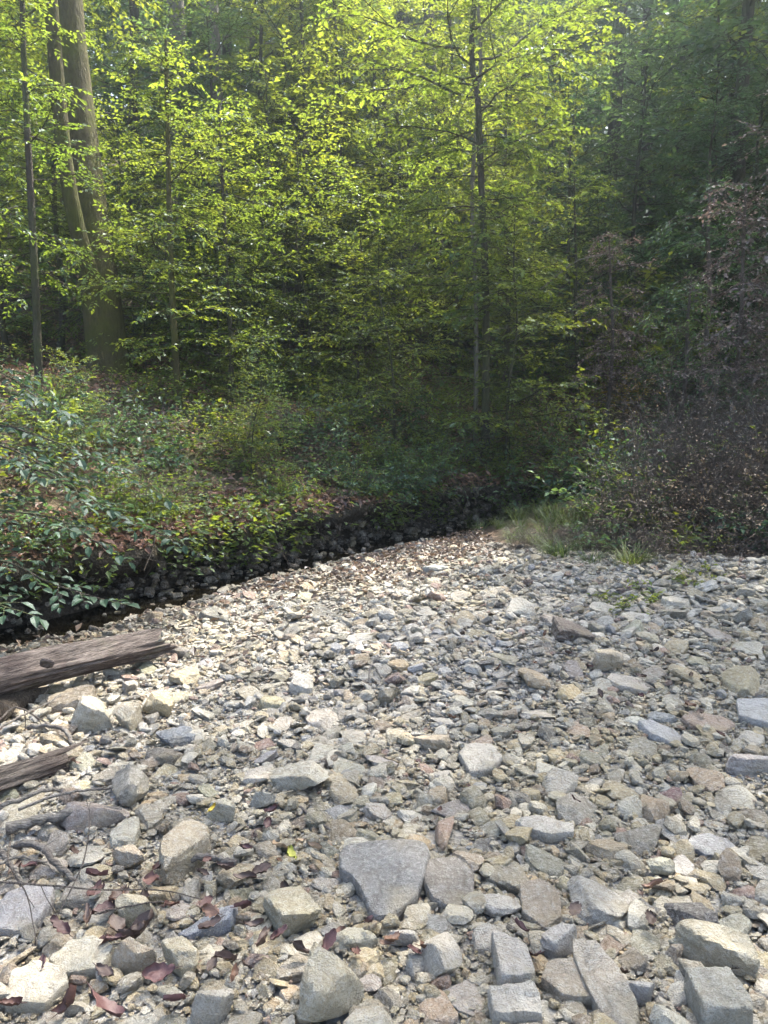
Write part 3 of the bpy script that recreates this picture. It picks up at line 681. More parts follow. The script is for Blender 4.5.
# dead brush on the far gravel
BR = dict(cat='brush', per_m=11, twig_gap=.24, twig_len=(.08, .22), arch=.15, fork=9, foliage_name='dry_leaves', stem_r=.0055)
br_a = bush('dead_brush', 71, 1.2, .9, 44, .042, (M['twig'], M['leaf_tan']), base=.35, **BR)
br_b = bush('dead_brush', 72, 1.6, .8, 40, .045, (M['twig'], M['leaf_dead']), base=.35, **BR)
br_c = bush('dead_brush', 73, .75, 1.1, 60, .034, (M['twig'], M['leaf_dead']), base=.45, **{**BR, 'arch': .28})
G5 = 'dead brush along the gravel edge'
br_d = bush('dead_brush', 74, 2.3, .7, 9, .045, (M['twig'], M['leaf_dead']), base=.5, **{**BR, 'stem_r': .009, 'fork': 6, 'arch': .09, 'twig_gap': .4})
for o in (br_a, br_b, br_c, br_d): o.location = PARK
for x, y, o, sc in [(1.75, 7.75, br_c, .8), (2.2, 7.35, br_c, .9), (2.75, 7.0, br_c, 1.0), (3.3, 6.85, br_c, 1.0), (3.9, 6.8, br_c, 1.1), (4.6, 6.7, br_c, 1.1), (2.9, 7.8, br_a, .95), (3.5, 7.5, br_a, 1.1), (4.2, 7.4, br_a, 1.2),
                    (3.2, 8.7, br_b, .9), (3.9, 8.4, br_b, 1.1), (4.6, 8.2, br_b, 1.3), (4.2, 9.4, br_b, 1.2), (5.0, 9.2, br_b, 1.4), (5.4, 7.6, br_a, 1.2), (5.2, 6.5, br_c, 1.1), (4.6, 10.4, br_b, 1.4), (5.8, 8.6, br_b, 1.5), (2.9, 8.3, br_d, .8), (3.6, 7.9, br_d, 1.0), (4.3, 7.7, br_d, 1.0), (3.3, 7.2, br_d, .7), (4.8, 8.8, br_d, 1.2), (3.9, 9.9, br_d, 1.1), (2.4, 7.7, br_d, .6)]:
    base = {br_a.name: 'waist-high tangle of dead brown stems', br_b.name: 'tall dead brush with withered purple-brown leaves', br_c.name: 'low sprawl of dead bramble stems', br_d.name: ''}[o.name]
    put(o, x, y, sc*.86, None, G5)['label'] = {br_a.name: 'waist-high tangle of dead brown stems behind the gravel edge', br_b.name: 'tall dead brush with withered purple-brown leaves at the back', br_c.name: 'low sprawl of dead stems along the gravel edge', br_d.name: 'tall bare pale stems standing up out of the dead brush'}[o.name]
for x, y, o, sc in [(2.9, 10.3, sh_b, 1.1), (3.7, 9.2, sh_a, .9), (4.4, 8.9, sh_b, 1.0), (3.1, 8.2, sd_b, 1.3), (4.0, 7.9, sd_a, 1.5), (4.9, 7.7, sh_a, .8), (2.5, 8.7, sd_b, 1.2), (2.6, 7.5, sd_a, 1.3), (3.6, 7.1, sd_b, 1.1), (3.0, 7.3, sd_a, 1.1), (4.4, 7.0, sd_b, 1.2), (2.8, 7.05, sd_a, .9), (3.5, 6.75, sd_b, .8), (4.2, 6.6, sd_a, .9), (2.2, 7.3, sd_b, .8), (3.9, 7.6, sh_a, .7), (3.2, 7.7, sh_b, .7), (5.0, 7.0, sh_a, .7), (2.7, 8.4, sh_a, .8), (3.3, 9.3, sh_b, 1.2), (4.3, 8.0, sh_a, 1.0), (4.7, 9.9, sh_b, 1.3), (3.4, 11.0, sh_a, 1.3), (2.2, 11.0, sh_b, 1.2), (5.4, 8.4, sh_b, 1.1)]:
    base = {sd_a.name: 'small light green seedling', sd_b.name: 'knee-high dark green seedling', sh_a.name: 'loose light green shrub', sh_b.name: 'spreading deep green shrub'}[o.name]
    put(o, x, y, sc, base+' growing up through the dead brush', 'green shrubs within the dead brush')
# thicket overgrown with withered vines
VT = dict(elev=(-.4, .4), droop=.10, twig_gap=.13, twig_len=(.2, .5), per_m=24, sublimbs=4)
vt_a = proto('vine_thicket', 81, upright(5.2, .06, 12), .05, .02, 34, .03, 1.7, .085, (M['twig'], M['leaf_vine']), cat='thicket', **VT)
vt_b = proto('vine_thicket', 82, upright(4.0, .06, 13), .045, .02, 26, .04, 1.6, .09, (M['twig'], M['leaf_dark']), cat='thicket', **VT)
for x, y, o, sc, lab in [(5.7, 10.6, vt_a, 1.1, 'tall thicket hung with withered purple-brown vine leaves'), (4.4, 12.0, vt_b, .9, 'grey-green thicket between the dead conifer and the withered vines'), (6.8, 11.8, vt_a, 1.25, 'highest vine-hung thicket behind the withered one'),
                         (5.4, 13.6, vt_b, 1.2, 'deep green vine thicket behind the grey-green one'), (7.4, 9.6, vt_a, 1.1, 'withered vine thicket at the outer end of the brush'), (5.2, 9.6, vt_b, .6, 'low green thicket rising out of the dead brush'), (4.9, 11.0, vt_a, .85, 'withered brown thicket just behind the tall dead brush'), (3.7, 12.6, vt_a, .75, 'short brown vine thicket next to the dead conifer')]:
    put(o, x, y, sc, lab, 'vine thickets at the foot of the hillside')
# dead brown conifer, yellow shrub, green plants and grass tufts
g = ground_at(677, 425)
def dead_conifer(b):
    rng = np.random.default_rng(4); root = empty('dead_conifer', b); tr, br = Acc(), Acc(); h = 1.45
    path = polyline(rng, (0, 0, -.1), (0, 0, 1), h, 8, 0, .03); tube(tr, path, np.linspace(.025, .006, 9), 6)
    for i in range(230):
        f = rng.uniform(.12, 1); p = np.array([np.interp(f, np.linspace(0, 1, 9), path[:, k]) for k in range(3)]); a = rng.uniform(0, 6.28)
        ln = (.46*(1-f)**.6+.06)*rng.uniform(.7, 1.1); q = polyline(rng, p, (math.cos(a), math.sin(a), 1.0), ln, 4, -.05, .12)
        tube(br, q, np.linspace(.004, .0015, 5), 3, (1, 1, 1), cap=False)
        for k in range(9):
            s = q[rng.integers(1, 4)]; tube(br, polyline(rng, s, rng.normal(0, 1, 3)+[0, 0, .9], rng.uniform(.05, .13), 2, 0, .2), [.0022, .0016, .001], 3, cap=False)
    tr.build('trunk', M['twig'], root); br.build('crown', M['twig'], root)
    tag(root, 'small dead brown conifer with feathery bare twigs', 'conifer'); LM.append(('the dead conifer', b[0], b[1]))
dead_conifer((g[0], g[1], H(g[0], g[1])))
ys = bush('yellow_shrub', 91, 1.35, .7, 8, .09, (M['twig'], M['leaf_yellow']), 'shrub with yellowing leaves beside the dead conifer', 'shrub', twig_gap=.14, base=.1)
g = ground_at(615, 415); ys.location = (g[0], g[1]-.3, H(g[0], g[1]-.3))
for px, py, h, lab, sd in [(628, 604, .24, 'small leafy green plant on the open gravel before the brush', 1), (700, 582, .22, 'small bright green sprout at the foot of the dead brush', 2), (95+340, 525, .25, 'small bright green plant at the tip of the water', 3)]:
    g = ground_at(px, py); o = bush('green_plant', 100+sd, h, h*1.5, 16 if sd == 1 else 8, .05, (M['twig'], M['leaf']), lab, 'plant', per_m=46, twig_gap=.045, twig_len=(.05, .13), base=.10 if sd == 1 else .05, stem_r=.003)
    o.location = (g[0], g[1], g[2]); LM.append((['', 'the leafy green plant', 'the bright green sprout', 'the plant at the tip of the water'][sd], g[0], g[1]))
def tuft(seed, n, h):
    rng = np.random.default_rng(seed); acc = Acc()
    for i in range(n):
        a = rng.uniform(0, 6.28); q = rng.uniform(0, .10); ln = h*rng.uniform(.5, 1.1)
        p = polyline(rng, (q*math.cos(a), q*math.sin(a), -.02), (math.cos(a)*.5, math.sin(a)*.5, 1), ln, 5, .22, .08)
        w = np.linspace(.0045, .0006, 6); s = unit(np.cross(p[-1]-p[0], [0, 0, 1.0]))
        v = np.concatenate([p+s*w[:, None], p-s*w[:, None]]); k = np.arange(5)
        acc.add(v, np.stack([k, k+1, k+7, k+6], 1), rng.uniform(.7, 1.25)*np.array([1, 1, 1.]))
    return acc
protoG = [tuft(s, 70, h).mesh('grass_tuft', M['grass']) for s, h in ((1, .26), (2, .20), (3, .32))]
n = 0
while n < 80:
    px, py = rngP.uniform(420, 640), rngP.uniform(504, 566)
    if py > 512+50*(px-430)/130 or (px > 560 and rngP.random() < .4): continue
    g = ground_at(px, py); o = bpy.data.objects.new('grass_tuft', protoG[n % 3]); COL.objects.link(o); o.location = g; o.rotation_euler = (0, 0, rngP.uniform(0, 6)); sc = rngP.uniform(.7, 1.2); o.scale = (sc, sc, sc)
    tag(o, 'tuft of long green grass between the gravel and the dark water', 'grass tuft', 'grass tufts at the far gravel edge'); n += 1
# bare arching cane by the hillside
acc = Acc(); tube(acc, smooth_path([at(540, 290, 12.4), at(575, 262, 12.3), at(605, 254, 12.2), at(628, 236, 12.1)], 14), np.linspace(.012, .004, 14), 5)
tag(acc.build('bare_branch', M['bark_pale'], smooth=True), 'pale bare branch arching out of the lit sprays before the dark hillside', 'branch')
# ------------------------------------------------------------------ stones
ICO = {}
def ico(sub):
    if sub not in ICO:
        bm = bmesh.new(); bmesh.ops.create_icosphere(bm, subdivisions=sub, radius=1.0)
        ICO[sub] = (np.array([v.co[:] for v in bm.verts]), np.array([[v.index for v in f.verts] for f in bm.faces])); bm.free()
    return ICO[sub]
def rock(seed, sub, flat=.5, edge=34, rough=.035, kk=None):
    """angular broken stone: a sphere cut by planes, rounded a little along the edges; fills a unit box"""
    rng = np.random.default_rng(seed); d, f = ico(sub); K = rng.integers(*(kk or (7, 12)))
    n = unit(rng.normal(0, 1, (K, 3))*np.array([1, 1, .55])); o = rng.uniform(.50, 1.0, K)
    n = np.vstack([n, unit(np.array([[.1, .05, 1], [.05, -.1, -1]])+rng.normal(0, .12, (2, 3)))]); o = np.concatenate([o, rng.uniform(.45, .62, 2)])
    c = np.maximum(d @ n.T, 1e-4)/o; r = (c**edge).sum(1)**(-1/edge)
    v = d*np.minimum(r, 1.25)[:, None]
    if sub >= 3:
        q = fbm(v[:, 0]*2.2+seed, v[:, 1]*2.2, v[:, 2]*2.2, 5, seed); q2 = noise3(v[:, 2]*7+seed*.37+.6*v[:, 0], v[:, 0]*.6, v[:, 1]*.6, seed+3)
        v = v*(1+rough*1.8*q+rough*.8*np.sign(q2)*np.minimum(np.abs(q2)*3, 1)*(1-np.abs(unit(v)[:, 2])))[:, None]
        q3 = fbm(v[:, 0]*7, v[:, 1]*7, v[:, 2]*7+seed, 3, seed+9); v = v*(1+rough*.7*q3)[:, None]
    lo, hi = v.min(0), v.max(0); return (v-(lo+hi)/2)/(hi-lo), f
def slab(seed, outline, rings=6, rough=.02):
    """flat broken stone with its own outline (unit box), straight sides and rounded rims"""
    rng = np.random.default_rng(seed); P = np.array(outline, float); Q = np.vstack([P, P[:1]]); cum = np.concatenate([[0], np.cumsum(np.hypot(*np.diff(Q, axis=0).T))])
    N = 96; s = np.linspace(0, cum[-1], N, endpoint=False); O = np.column_stack([np.interp(s, cum, Q[:, 0]), np.interp(s, cum, Q[:, 1])])
    for _ in range(2): O = .25*np.roll(O, 1, 0)+.5*O+.25*np.roll(O, -1, 0)
    c = O.mean(0); lay = [(t, .5) for t in (.12, .35, .6, .8, .92)]+[(.972, .47), (1.0, .36), (1.012, .15), (1.0, -.15), (.97, -.38), (.9, -.5), (.5, -.5)]
    v = [[*c, .5]]; 
    for t, z in lay:
        w = c+(O-c)*t
        nz = fbm(O[:, 0]*9+seed, O[:, 1]*9, z*4, 4, seed)*.03*(t > .9)
        v += [[*(w[i]+(O[i]-c)*nz[i]), z] for i in range(N)]
    v.append([*c, -.5]); v = np.array(v)
    top = v[:, 2] > .3; v[:, 2] += top*(.16*fbm(v[:, 0]*3.5, v[:, 1]*3.5, seed, 4, seed))*1.0
    f3 = [(0, 1+i, 1+(i+1) % N) for i in range(N)]; f4 = []; m = len(v)-1
    for k in range(len(lay)-1):
        a = 1+k*N; b = a+N; f4 += [(a+i, b+i, b+(i+1) % N, a+(i+1) % N) for i in range(N)]
    a = 1+(len(lay)-1)*N; f3 += [(m, a+(i+1) % N, a+i) for i in range(N)]
    return v, f3, f4
PAL = {'grey': (.30, .283, .25), 'pale grey': (.42, .40, .36), 'buff': (.365, .32, .235), 'olive-grey': (.275, .255, .20), 'blue-grey': (.27, .275, .29), 'dark grey': (.155, .145, .135), 'tan': (.40, .325, .235), 'brown': (.23, .19, .15), 'reddish': (.25, .18, .155), 'whitish': (.50, .48, .44)}
PALN = ['grey', 'pale grey', 'buff', 'olive-grey', 'blue-grey', 'dark grey', 'tan', 'brown', 'reddish', 'whitish']
PALW = np.array([.22, .25, .16, .11, .03, .035, .05, .055, .03, .06])
rngS = np.random.default_rng(2024)
PLACED = []           # (x, y, radius) of the stones one can tell apart
for q in PAL: PAL[q] = tuple(min(.62, a*w) for a, w in zip(PAL[q], (1.19, 1.14, 1.05)))
def vary(c, rng, a=.10): return np.clip(np.array(c)*rng.uniform(1-a, 1+a)+rng.normal(0, .008, 3), .02, .7)
def stone_obj(v, f3, f4, dims, loc, rot, col, label, group):
    acc = Acc(); d = np.asarray(dims, float); c = np.array(col, float)
    if len(f3): acc.add(np.asarray(v)*d, f3, c)
    if len(f4):
        if len(f3): acc.f4.append(np.asarray(f4))
        else: acc.add(np.asarray(v)*d, f4, c)
    o = acc.build('stone', M['stone'], smooth=True, sharp=R(30)); o.location = tuple(loc); o.rotation_euler = rot
    return tag(o, label, 'stone', group)
GS = 'loose stones of the creek bed'
# stones with a look of their own: px, py centre, width and height in the photograph, thickness (m), colour, tilt (deg about x, y, z), label, short phrase
HERO = [
 (385, 884, 96, 74, .075, (.27, .275, .285), (4, -3, 0), 'large flat slate-grey slab with a chipped lower corner', 'the flat slate-grey slab', [(-.50, .34), (-.42, .46), (-.30, .49), (.34, .5), (.47, .44), (.50, .30), (.42, .02), (.30, -.30), (.12, -.47), (-.06, -.50), (-.16, -.42), (-.24, -.16), (-.34, .02), (-.48, .12)]),
 (331, 992, 70, 88, .15, (.36, .335, .25), (0, 0, 4), 'big rough buff boulder with a pointed top', 'the pointed buff boulder', None),
 (291, 914, 52, 56, .09, (.33, .31, .225), (0, 0, 20), 'round lichen-speckled buff stone', 'the round buff stone', None),
 (449, 888, 54, 56, .05, (.25, .235, .22), (3, 6, 0), 'grey-brown slab lying against the flat slate-grey slab', 'the grey-brown slab', [(-.4, .4), (.2, .5), (.5, .2), (.4, -.3), (.05, -.5), (-.35, -.35), (-.5, 0)]),
 (440, 960, 38, 54, .08, (.40, .385, .345), (0, 8, 15), 'upright oval pale stone with a rough face', 'the oval pale stone', None),
 (513, 968, 36, 58, .10, (.38, .37, .35), (0, 0, -3), 'pale grey block with a straight edge', 'the straight-edged block', [(-.5, .5), (-.1, .42), (.42, .1), (.5, -.4), (.3, -.5), (-.5, -.5)]),
 (515, 1010, 52, 40, .09, (.46, .455, .43), (4, 0, 3), 'whitish squarish block with a fractured top', 'the whitish block', [(-.5, .4), (.4, .5), (.5, .1), (.46, -.5), (-.48, -.5)]),
 (594, 906, 54, 56, .07, (.31, .305, .285), (6, 4, 25), 'grey oval stone with a pitted surface', 'the pitted oval stone', None),
 (606, 992, 46, 92, .08, (.31, .29, .255), (2, -10, 32), 'long grey-brown wedge of stone lying aslant', 'the long aslant wedge', [(-.4, .5), (.1, .46), (.4, .1), (.5, -.3), (.3, -.5), (-.2, -.46), (-.42, -.1), (-.5, .3)]),
 (714, 954, 84, 50, .11, (.36, .34, .26), (0, 6, -5), 'bulky olive-buff stone with knobbly top', 'the olive-buff stone', None),
 (718, 1004, 54, 54, .10, (.29, .295, .265), (3, 0, 4), 'square grey-green block with a flat top', 'the square grey-green block', [(-.48, .42), (.42, .5), (.5, -.2), (.4, -.5), (-.5, -.46)]),
 (711, 849, 48, 26, .035, (.36, .385, .43), (5, -3, 8), 'pale blue-grey oval plate in thin layers', 'the layered blue-grey plate', [(-.5, .1), (-.3, .42), (.1, .5), (.44, .22), (.5, -.15), (.2, -.48), (-.25, -.42)]),
 (499, 910, 46, 26, .05, (.47, .46, .44), (0, 4, 0), 'chalky white chip with sharp edges', 'the chalky white chip', None),
 (541, 910, 44, 46, .05, (.28, .24, .19), (8, 0, 10), 'brownish flat stone with broken rim', 'the brownish flat stone', [(-.4, .4), (.1, .5), (.5, .2), (.36, -.3), (-.1, -.5), (-.5, -.2)]),
 (303, 779, 58, 36, .09, (.30, .30, .265), (0, -14, -20), 'grey wedge with a flat sloping face', 'the sloping grey wedge', None),
 (177, 738, 42, 24, .06, (.12, .15, .20), (0, 0, 0), 'dark blue-grey glittering stone', 'the dark glittering stone', None),
 (303, 686, 30, 24, .07, (.40, .395, .375), (0, 0, 40), 'round light grey cobble alone on small gravel', 'the round light cobble', None),
 (208, 926, 56, 28, .045, (.23, .27, .35), (0, -12, 14), 'blue-grey wedge with a smooth face', 'the blue-grey wedge', [(-.5, -.35), (-.1, .1), (.15, .45), (.5, .5), (.46, -.1), (.1, -.4), (-.3, -.5)]),
 (571, 634, 42, 24, .11, (.16, .125, .11), (0, 8, 0), 'dark reddish-brown rock standing proud of the gravel', 'the dark reddish rock', None),
 (606, 662, 36, 26, .12, (.43, .37, .28), (0, 0, 20), 'sunlit sandy-coloured rock with a domed top', 'the sandy domed rock', None),
 (186, 852, 50, 74, .12, (.34, .30, .225), (4, 0, 10), 'large crusty buff-brown block', 'the crusty buff-brown block', None),
 (130, 859, 33, 28, .07, (.36, .305, .24), (0, 6, 0), 'smooth rounded tan cobble', 'the smooth tan cobble', None),
 (94, 719, 42, 34, .14, (.37, .35, .285), (0, 4, -10), 'pale angular block beneath the log', 'the pale block under the log', None),
 (128, 719, 28, 30, .11, (.31, .285, .225), (0, -6, 20), 'buff angular stone beside the pale block', 'the buff angular stone', None),
 (24, 914, 52, 46, .07, (.33, .33, .36), (8, 0, 5), 'lavender-grey slab beneath the dead twigs', 'the lavender-grey slab', [(-.5, .3), (-.2, .5), (.4, .44), (.5, .1), (.38, -.5), (-.2, -.46), (-.5, -.2)]),
 (36, 990, 62, 46, .06, (.40, .385, .33), (4, 6, 12), 'pale flat slab with flaking edges', 'the flaking slab', [(-.5, .2), (-.2, .5), (.3, .44), (.5, .1), (.3, -.45), (-.3, -.5)]),
 (82, 962, 62, 40, .06, (.38, .37, .31), (6, -4, -10), 'pale green-grey slab overlapping its neighbour', 'the green-grey slab', [(-.5, -.1), (-.3, .4), (.1, .5), (.5, .2), (.42, -.4), (-.1, -.5)]),
 (481, 762, 44, 32, .05, (.34, .335, .315), (2, -3, 10), 'flat mid-grey slab in the middle of the bed', 'the flat mid-grey slab', [(-.5, .2), (-.25, .5), (.3, .46), (.5, .0), (.2, -.4), (-.3, -.5)]),
 (434, 744, 32, 24, .06, (.40, .335, .25), (0, 0, 30), 'sandy tan stone with angular faces', 'the sandy tan stone', None),
 (662, 736, 40, 24, .05, (.36, .38, .42), (4, 8, -20), 'tilted pale blue slab', 'the tilted pale blue slab', [(-.5, .35), (-.1, .5), (.35, .2), (.5, -.3), (.1, -.5), (-.36, -.1)]),
 (745, 764, 42, 30, .07, (.33, .315, .33), (0, 0, 10), 'mauve-grey rounded stone', 'the mauve-grey stone', None),
 (131, 788, 36, 46, .10, (.21, .21, .195), (0, 30, 10), 'dark grey slab tipped on edge', 'the tipped dark slab', None),
 (222, 810, 32, 26, .07, (.38, .37, .30), (0, 0, 0), 'pale olive rounded cobble near the yellow leaf', 'the pale olive cobble', None),
 (160, 706, 30, 26, .09, (.42, .345, .20), (0, 14, 0), 'ochre-yellow stone with a flat face', 'the ochre stone', None),
 (444, 836, 18, 46, .05, (.31, .215, .165), (0, 10, -8), 'reddish-tan splinter of stone', 'the reddish splinter', None),
 (630, 684, 50, 20, .05, (.36, .34, .315), (2, 10, 5), 'low pale slab in front of the sandy domed rock', 'the low pale slab', [(-.5, 0), (-.3, .5), (.3, .46), (.5, .1), (.2, -.5), (-.35, -.4)]),
 (708, 724, 52, 22, .04, (.31, .235, .19), (3, 4, -8), 'thin rusty-brown plate', 'the rusty plate', [(-.5, .1), (-.2, .5), (.4, .3), (.5, -.1), (.1, -.5), (-.4, -.3)]),
 (758, 716, 44, 30, .07, (.34, .36, .39), (5, -6, 0), 'bluish slab overlapping the rusty plate', 'the bluish slab', [(-.5, -.1), (-.2, .5), (.5, .4), (.5, -.5), (-.1, -.4)]),
 (212, 1008, 40, 44, .09, (.41, .40, .37), (0, 12, 0), 'pale steep-faced stone', 'the steep pale stone', None),
 (262, 800, 30, 22, .07, (.33, .33, .30), (0, 0, 0), 'grey knobbly stone behind the red leaves', 'the knobbly stone', None),
 (182, 962, 34, 48, .08, (.41, .375, .27), (0, 0, 30), 'knotty yellow-buff stone', 'the knotty buff stone', None),
 (134, 962, 46, 36, .09, (.32, .27, .20), (0, 8, 0), 'brown stone with a sunken top', 'the brown sunken stone', None),
 (135, 914, 40, 40, .09, (.42, .39, .29), (0, -8, 0), 'yellowish block with a rounded crown', 'the yellowish block', None),
 (545, 830, 60, 24, .05, (.37, .365, .35), (2, 4, -8), 'long thin pale slab in the fine gravel', 'the long thin slab', [(-.5, .2), (-.1, .5), (.5, .2), (.44, -.3), (0, -.5), (-.4, -.2)]),
 (660, 870, 30, 18, .05, (.30, .31, .25), (0, 0, 0), 'mossy greenish-grey stone', 'the mossy grey stone', None),
 (415, 860+105, 20, 34, .05, (.42, .415, .40), (0, 0, 5), 'light grey stone between red leaves', 'the light stone between leaves', None),
 (404, 940, 32, 22, .05, (.35, .35, .35), (0, 0, 0), 'smooth grey pebble in front of the slab', 'the smooth grey pebble', None),
 (560, 945, 40, 40, .07, (.42, .415, .41), (0, -5, 10), 'light grey angular block behind the long wedge', 'the light angular block', None),
 (570, 985, 60, 40, .06, (.30, .27, .225), (3, 0, 0), 'brown-grey slab in front of the light block', 'the brown-grey slab', [(-.5, 0), (-.3, .45), (.2, .5), (.5, .1), (.4, -.5), (-.2, -.45)]),
 (640, 935+60, 36, 24, .06, (.33, .35, .38), (0, 0, 0), 'bluish chunk beside the long wedge', 'the bluish chunk', None),
]
for i, (px, py, w, h, th, c, rot, lab, phrase, outl) in enumerate(HERO):
    th = th*.8 if outl is not None else th
    g = ground_at(px, py, .7*th); r = ray(px, py); depth = g[1]*math.cos(PITCH)-(g[2]-CAM_H)*math.sin(PITCH); wid = w/FPX*depth
    a = ground_at(px, py-h/2, th*.75); b = ground_at(px, py+h/2, th*.05 if outl is None else th*.3); ln = max(a[1]-b[1], wid*.45)
    x, y = (a[0]+b[0])/2, (a[1]+b[1])/2; z = H(x, y)
    c = np.array(c); c = np.minimum(1.32, .52/c.max())*np.array([1.05, 1.0, .93])*(c*.72+.28*c.mean()*np.array([1.08, 1.0, .88])); c = c*(.74 if i in (0, 3, 11) else 1.0); lab = lab if len(lab.split()) > 5 else (say(lab, x, y) or lab)
    if outl is None: v, f = rock(500+i, 4, rough=.05); f3, f4 = f, []
    else: v, f3, f4 = slab(500+i, outl)
    stone_obj(v, f3, f4, (wid, ln, th*1.15), (x, y, z+th*.42), tuple(R(q) for q in rot[:2])+(R(rot[2]) if outl is None else 0.0,), c, lab, GS)
    PLACED.append((x, y, max(wid, ln)*.47)); LM.append((phrase, x, y)); USED[lab] = 1
# other stones big enough to point at
def on_bed(x, y, m=0.0): return (bank_dist(x, y) < -.66+m) & (y < brush_front(x)+.15)
N = 9000; yy = 1.35+rngS.random(N)**1.15*8.6; xx = rngS.uniform(-.62, .62, N)*(yy+.3)
dep = yy*math.cos(PITCH)+CAM_H*math.sin(PITCH)
siz = np.exp(rngS.normal(math.log(.078), .42, N)); siz = np.minimum(siz, .24); pxs = siz/dep*FPX
vis = on_bed(xx, yy) & (np.abs(xx/dep*FPX) < 380); od = np.argsort(-np.where(vis, np.minimum(pxs, 46)*rngS.uniform(.75, 1.0, N), 0))
n = 0; LABS = {}
BIGS = []
for k in od:
    if n >= 245: break
    x, y, s = xx[k], yy[k], siz[k]
    if any((x-a)**2+(y-b)**2 < (.8*q+.46*s)**2 for a, b, q in PLACED): continue
    nm = PALN[rngS.choice(10, p=PALW)]
    asp, fl = rngS.uniform(.55, 1.0), rngS.uniform(.14, .52)
    v, f = rock(900+n, 3, rough=.065, edge=30)
    shape = 'flat' if fl < .38 else ('chunky' if fl > .6 else ('long' if asp < .7 else 'angular'))
    size = 'small' if s < .085 else ('mid-sized' if s < .13 else 'large')
    base = f'{size} {shape} {nm} stone'
    lab = say(base, x, y)
    tl = rngS.normal(0, .22, 2)
    stone_obj(v, f, [], (s, s*asp, s*fl), (x, y, H(x, y)+s*fl*.22), (*tl, rngS.uniform(0, 6.28)), vary(PAL[nm], rngS), lab or base+' lying loose among the others in the creek bed', GS)
    PLACED.append((x, y, s*.42)); n += 1
# the gravel between them: one body of small stones nobody could count
PL = np.array(PLACED)
protoR = [rock(2000+i, 2, edge=60, kk=(5, 9)) for i in range(40)]; protoS = [rock(2100+i, 1, edge=60, kk=(5, 9)) for i in range(16)]
def gravel(n, ylo, yhi, power, med, sg, lift, protos, smax, zscale=1.0, clear=.62):
    y = ylo+rngS.random(n)**power*(yhi-ylo); x = rngS.uniform(-.70, .70, n)*(y+.8)
    fine = fbm(x*1.1, y*1.1, 0, 3, 91); s = np.minimum(np.exp(rngS.normal(math.log(med), sg, n))*(1+.45*fine), smax)
    k = on_bed(x, y, .32); d = np.min(np.hypot(x[:, None]-PL[None, :, 0], y[:, None]-PL[None, :, 1])-PL[None, :, 2]*clear, 1) if len(x) < 5000 else np.concatenate([np.min(np.hypot(a[:, None]-PL[None, :, 0], b[:, None]-PL[None, :, 1])-PL[None, :, 2]*clear, 1) for a, b in zip(np.array_split(x, n//4000+1), np.array_split(y, n//4000+1))])
    k &= d > s*.25; x, y, s = x[k], y[k], s[k]; n = len(x); z = height(x, y)
    ty = rngS.integers(0, len(protos), n); rz = rngS.uniform(0, 6.28, n); rx, ry = rngS.normal(0, .30, n), rngS.normal(0, .30, n)
    dims = np.column_stack([s, s*rngS.uniform(.55, 1.0, n), s*rngS.uniform(.14, .58, n)*zscale])
    warm = fbm(x*.7+3, y*.7, 0, 3, 92); P_ = np.array([PAL[q] for q in PALN]); ci = rngS.choice(10, n, p=PALW)
    c = P_[ci]*rngS.uniform(.82, 1.15, (n, 1)); c = c*(1+np.clip(warm, -1, 1)[:, None]*np.array([[.10, .06, -.10]]))
    wet_dark = np.clip(1-(-(bank_dist(x, y))-.85)/.5, 0, 1)[:, None]; c = c*(1-.55*wet_dark)
    zz = z+dims[:, 2]*.18+lift*rngS.random(n)
    for t in range(len(protos)):
        q = np.nonzero(ty == t)[0]
        if not len(q): continue
        v, f = protos[t]; V = v[None]*dims[q][:, None, :]
        cx, sx, cy_, sy, cz, sz = np.cos(rx[q]), np.sin(rx[q]), np.cos(ry[q]), np.sin(ry[q]), np.cos(rz[q]), np.sin(rz[q])
        a, b, e = V[..., 0], V[..., 1], V[..., 2]
        b, e = b*cx[:, None]-e*sx[:, None], b*sx[:, None]+e*cx[:, None]
        a, e = a*cy_[:, None]+e*sy[:, None], -a*sy[:, None]+e*cy_[:, None]
        a, b = a*cz[:, None]-b*sz[:, None], a*sz[:, None]+b*cz[:, None]
        V = np.stack([a+x[q][:, None], b+y[q][:, None], e+zz[q][:, None]], -1); m = v.shape[0]
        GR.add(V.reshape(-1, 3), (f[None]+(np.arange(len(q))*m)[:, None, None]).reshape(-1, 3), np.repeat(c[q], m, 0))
GR = Acc()
gravel(26000, 1.2, 3.8, .9, .0105, .35, .016, protoS, .03)
gravel(46000, 1.2, 4.8, .9, .0165, .42, .012, protoS, .04)
gravel(15000, 1.2, 5.0, .95, .034, .40, .012, protoR, .09)
gravel(3600, 1.2, 5.0, 1.0, .062, .35, .03, protoR, .12, clear=.8)
gravel(34000, 4.2, 11.5, .9, .033, .42, .02, protoR, .09)
gravel(7500, 4.2, 11.5, .9, .066, .38, .03, protoR, .15, clear=.8)
tag(GR.build('gravel', M['stone']), kind='stuff')
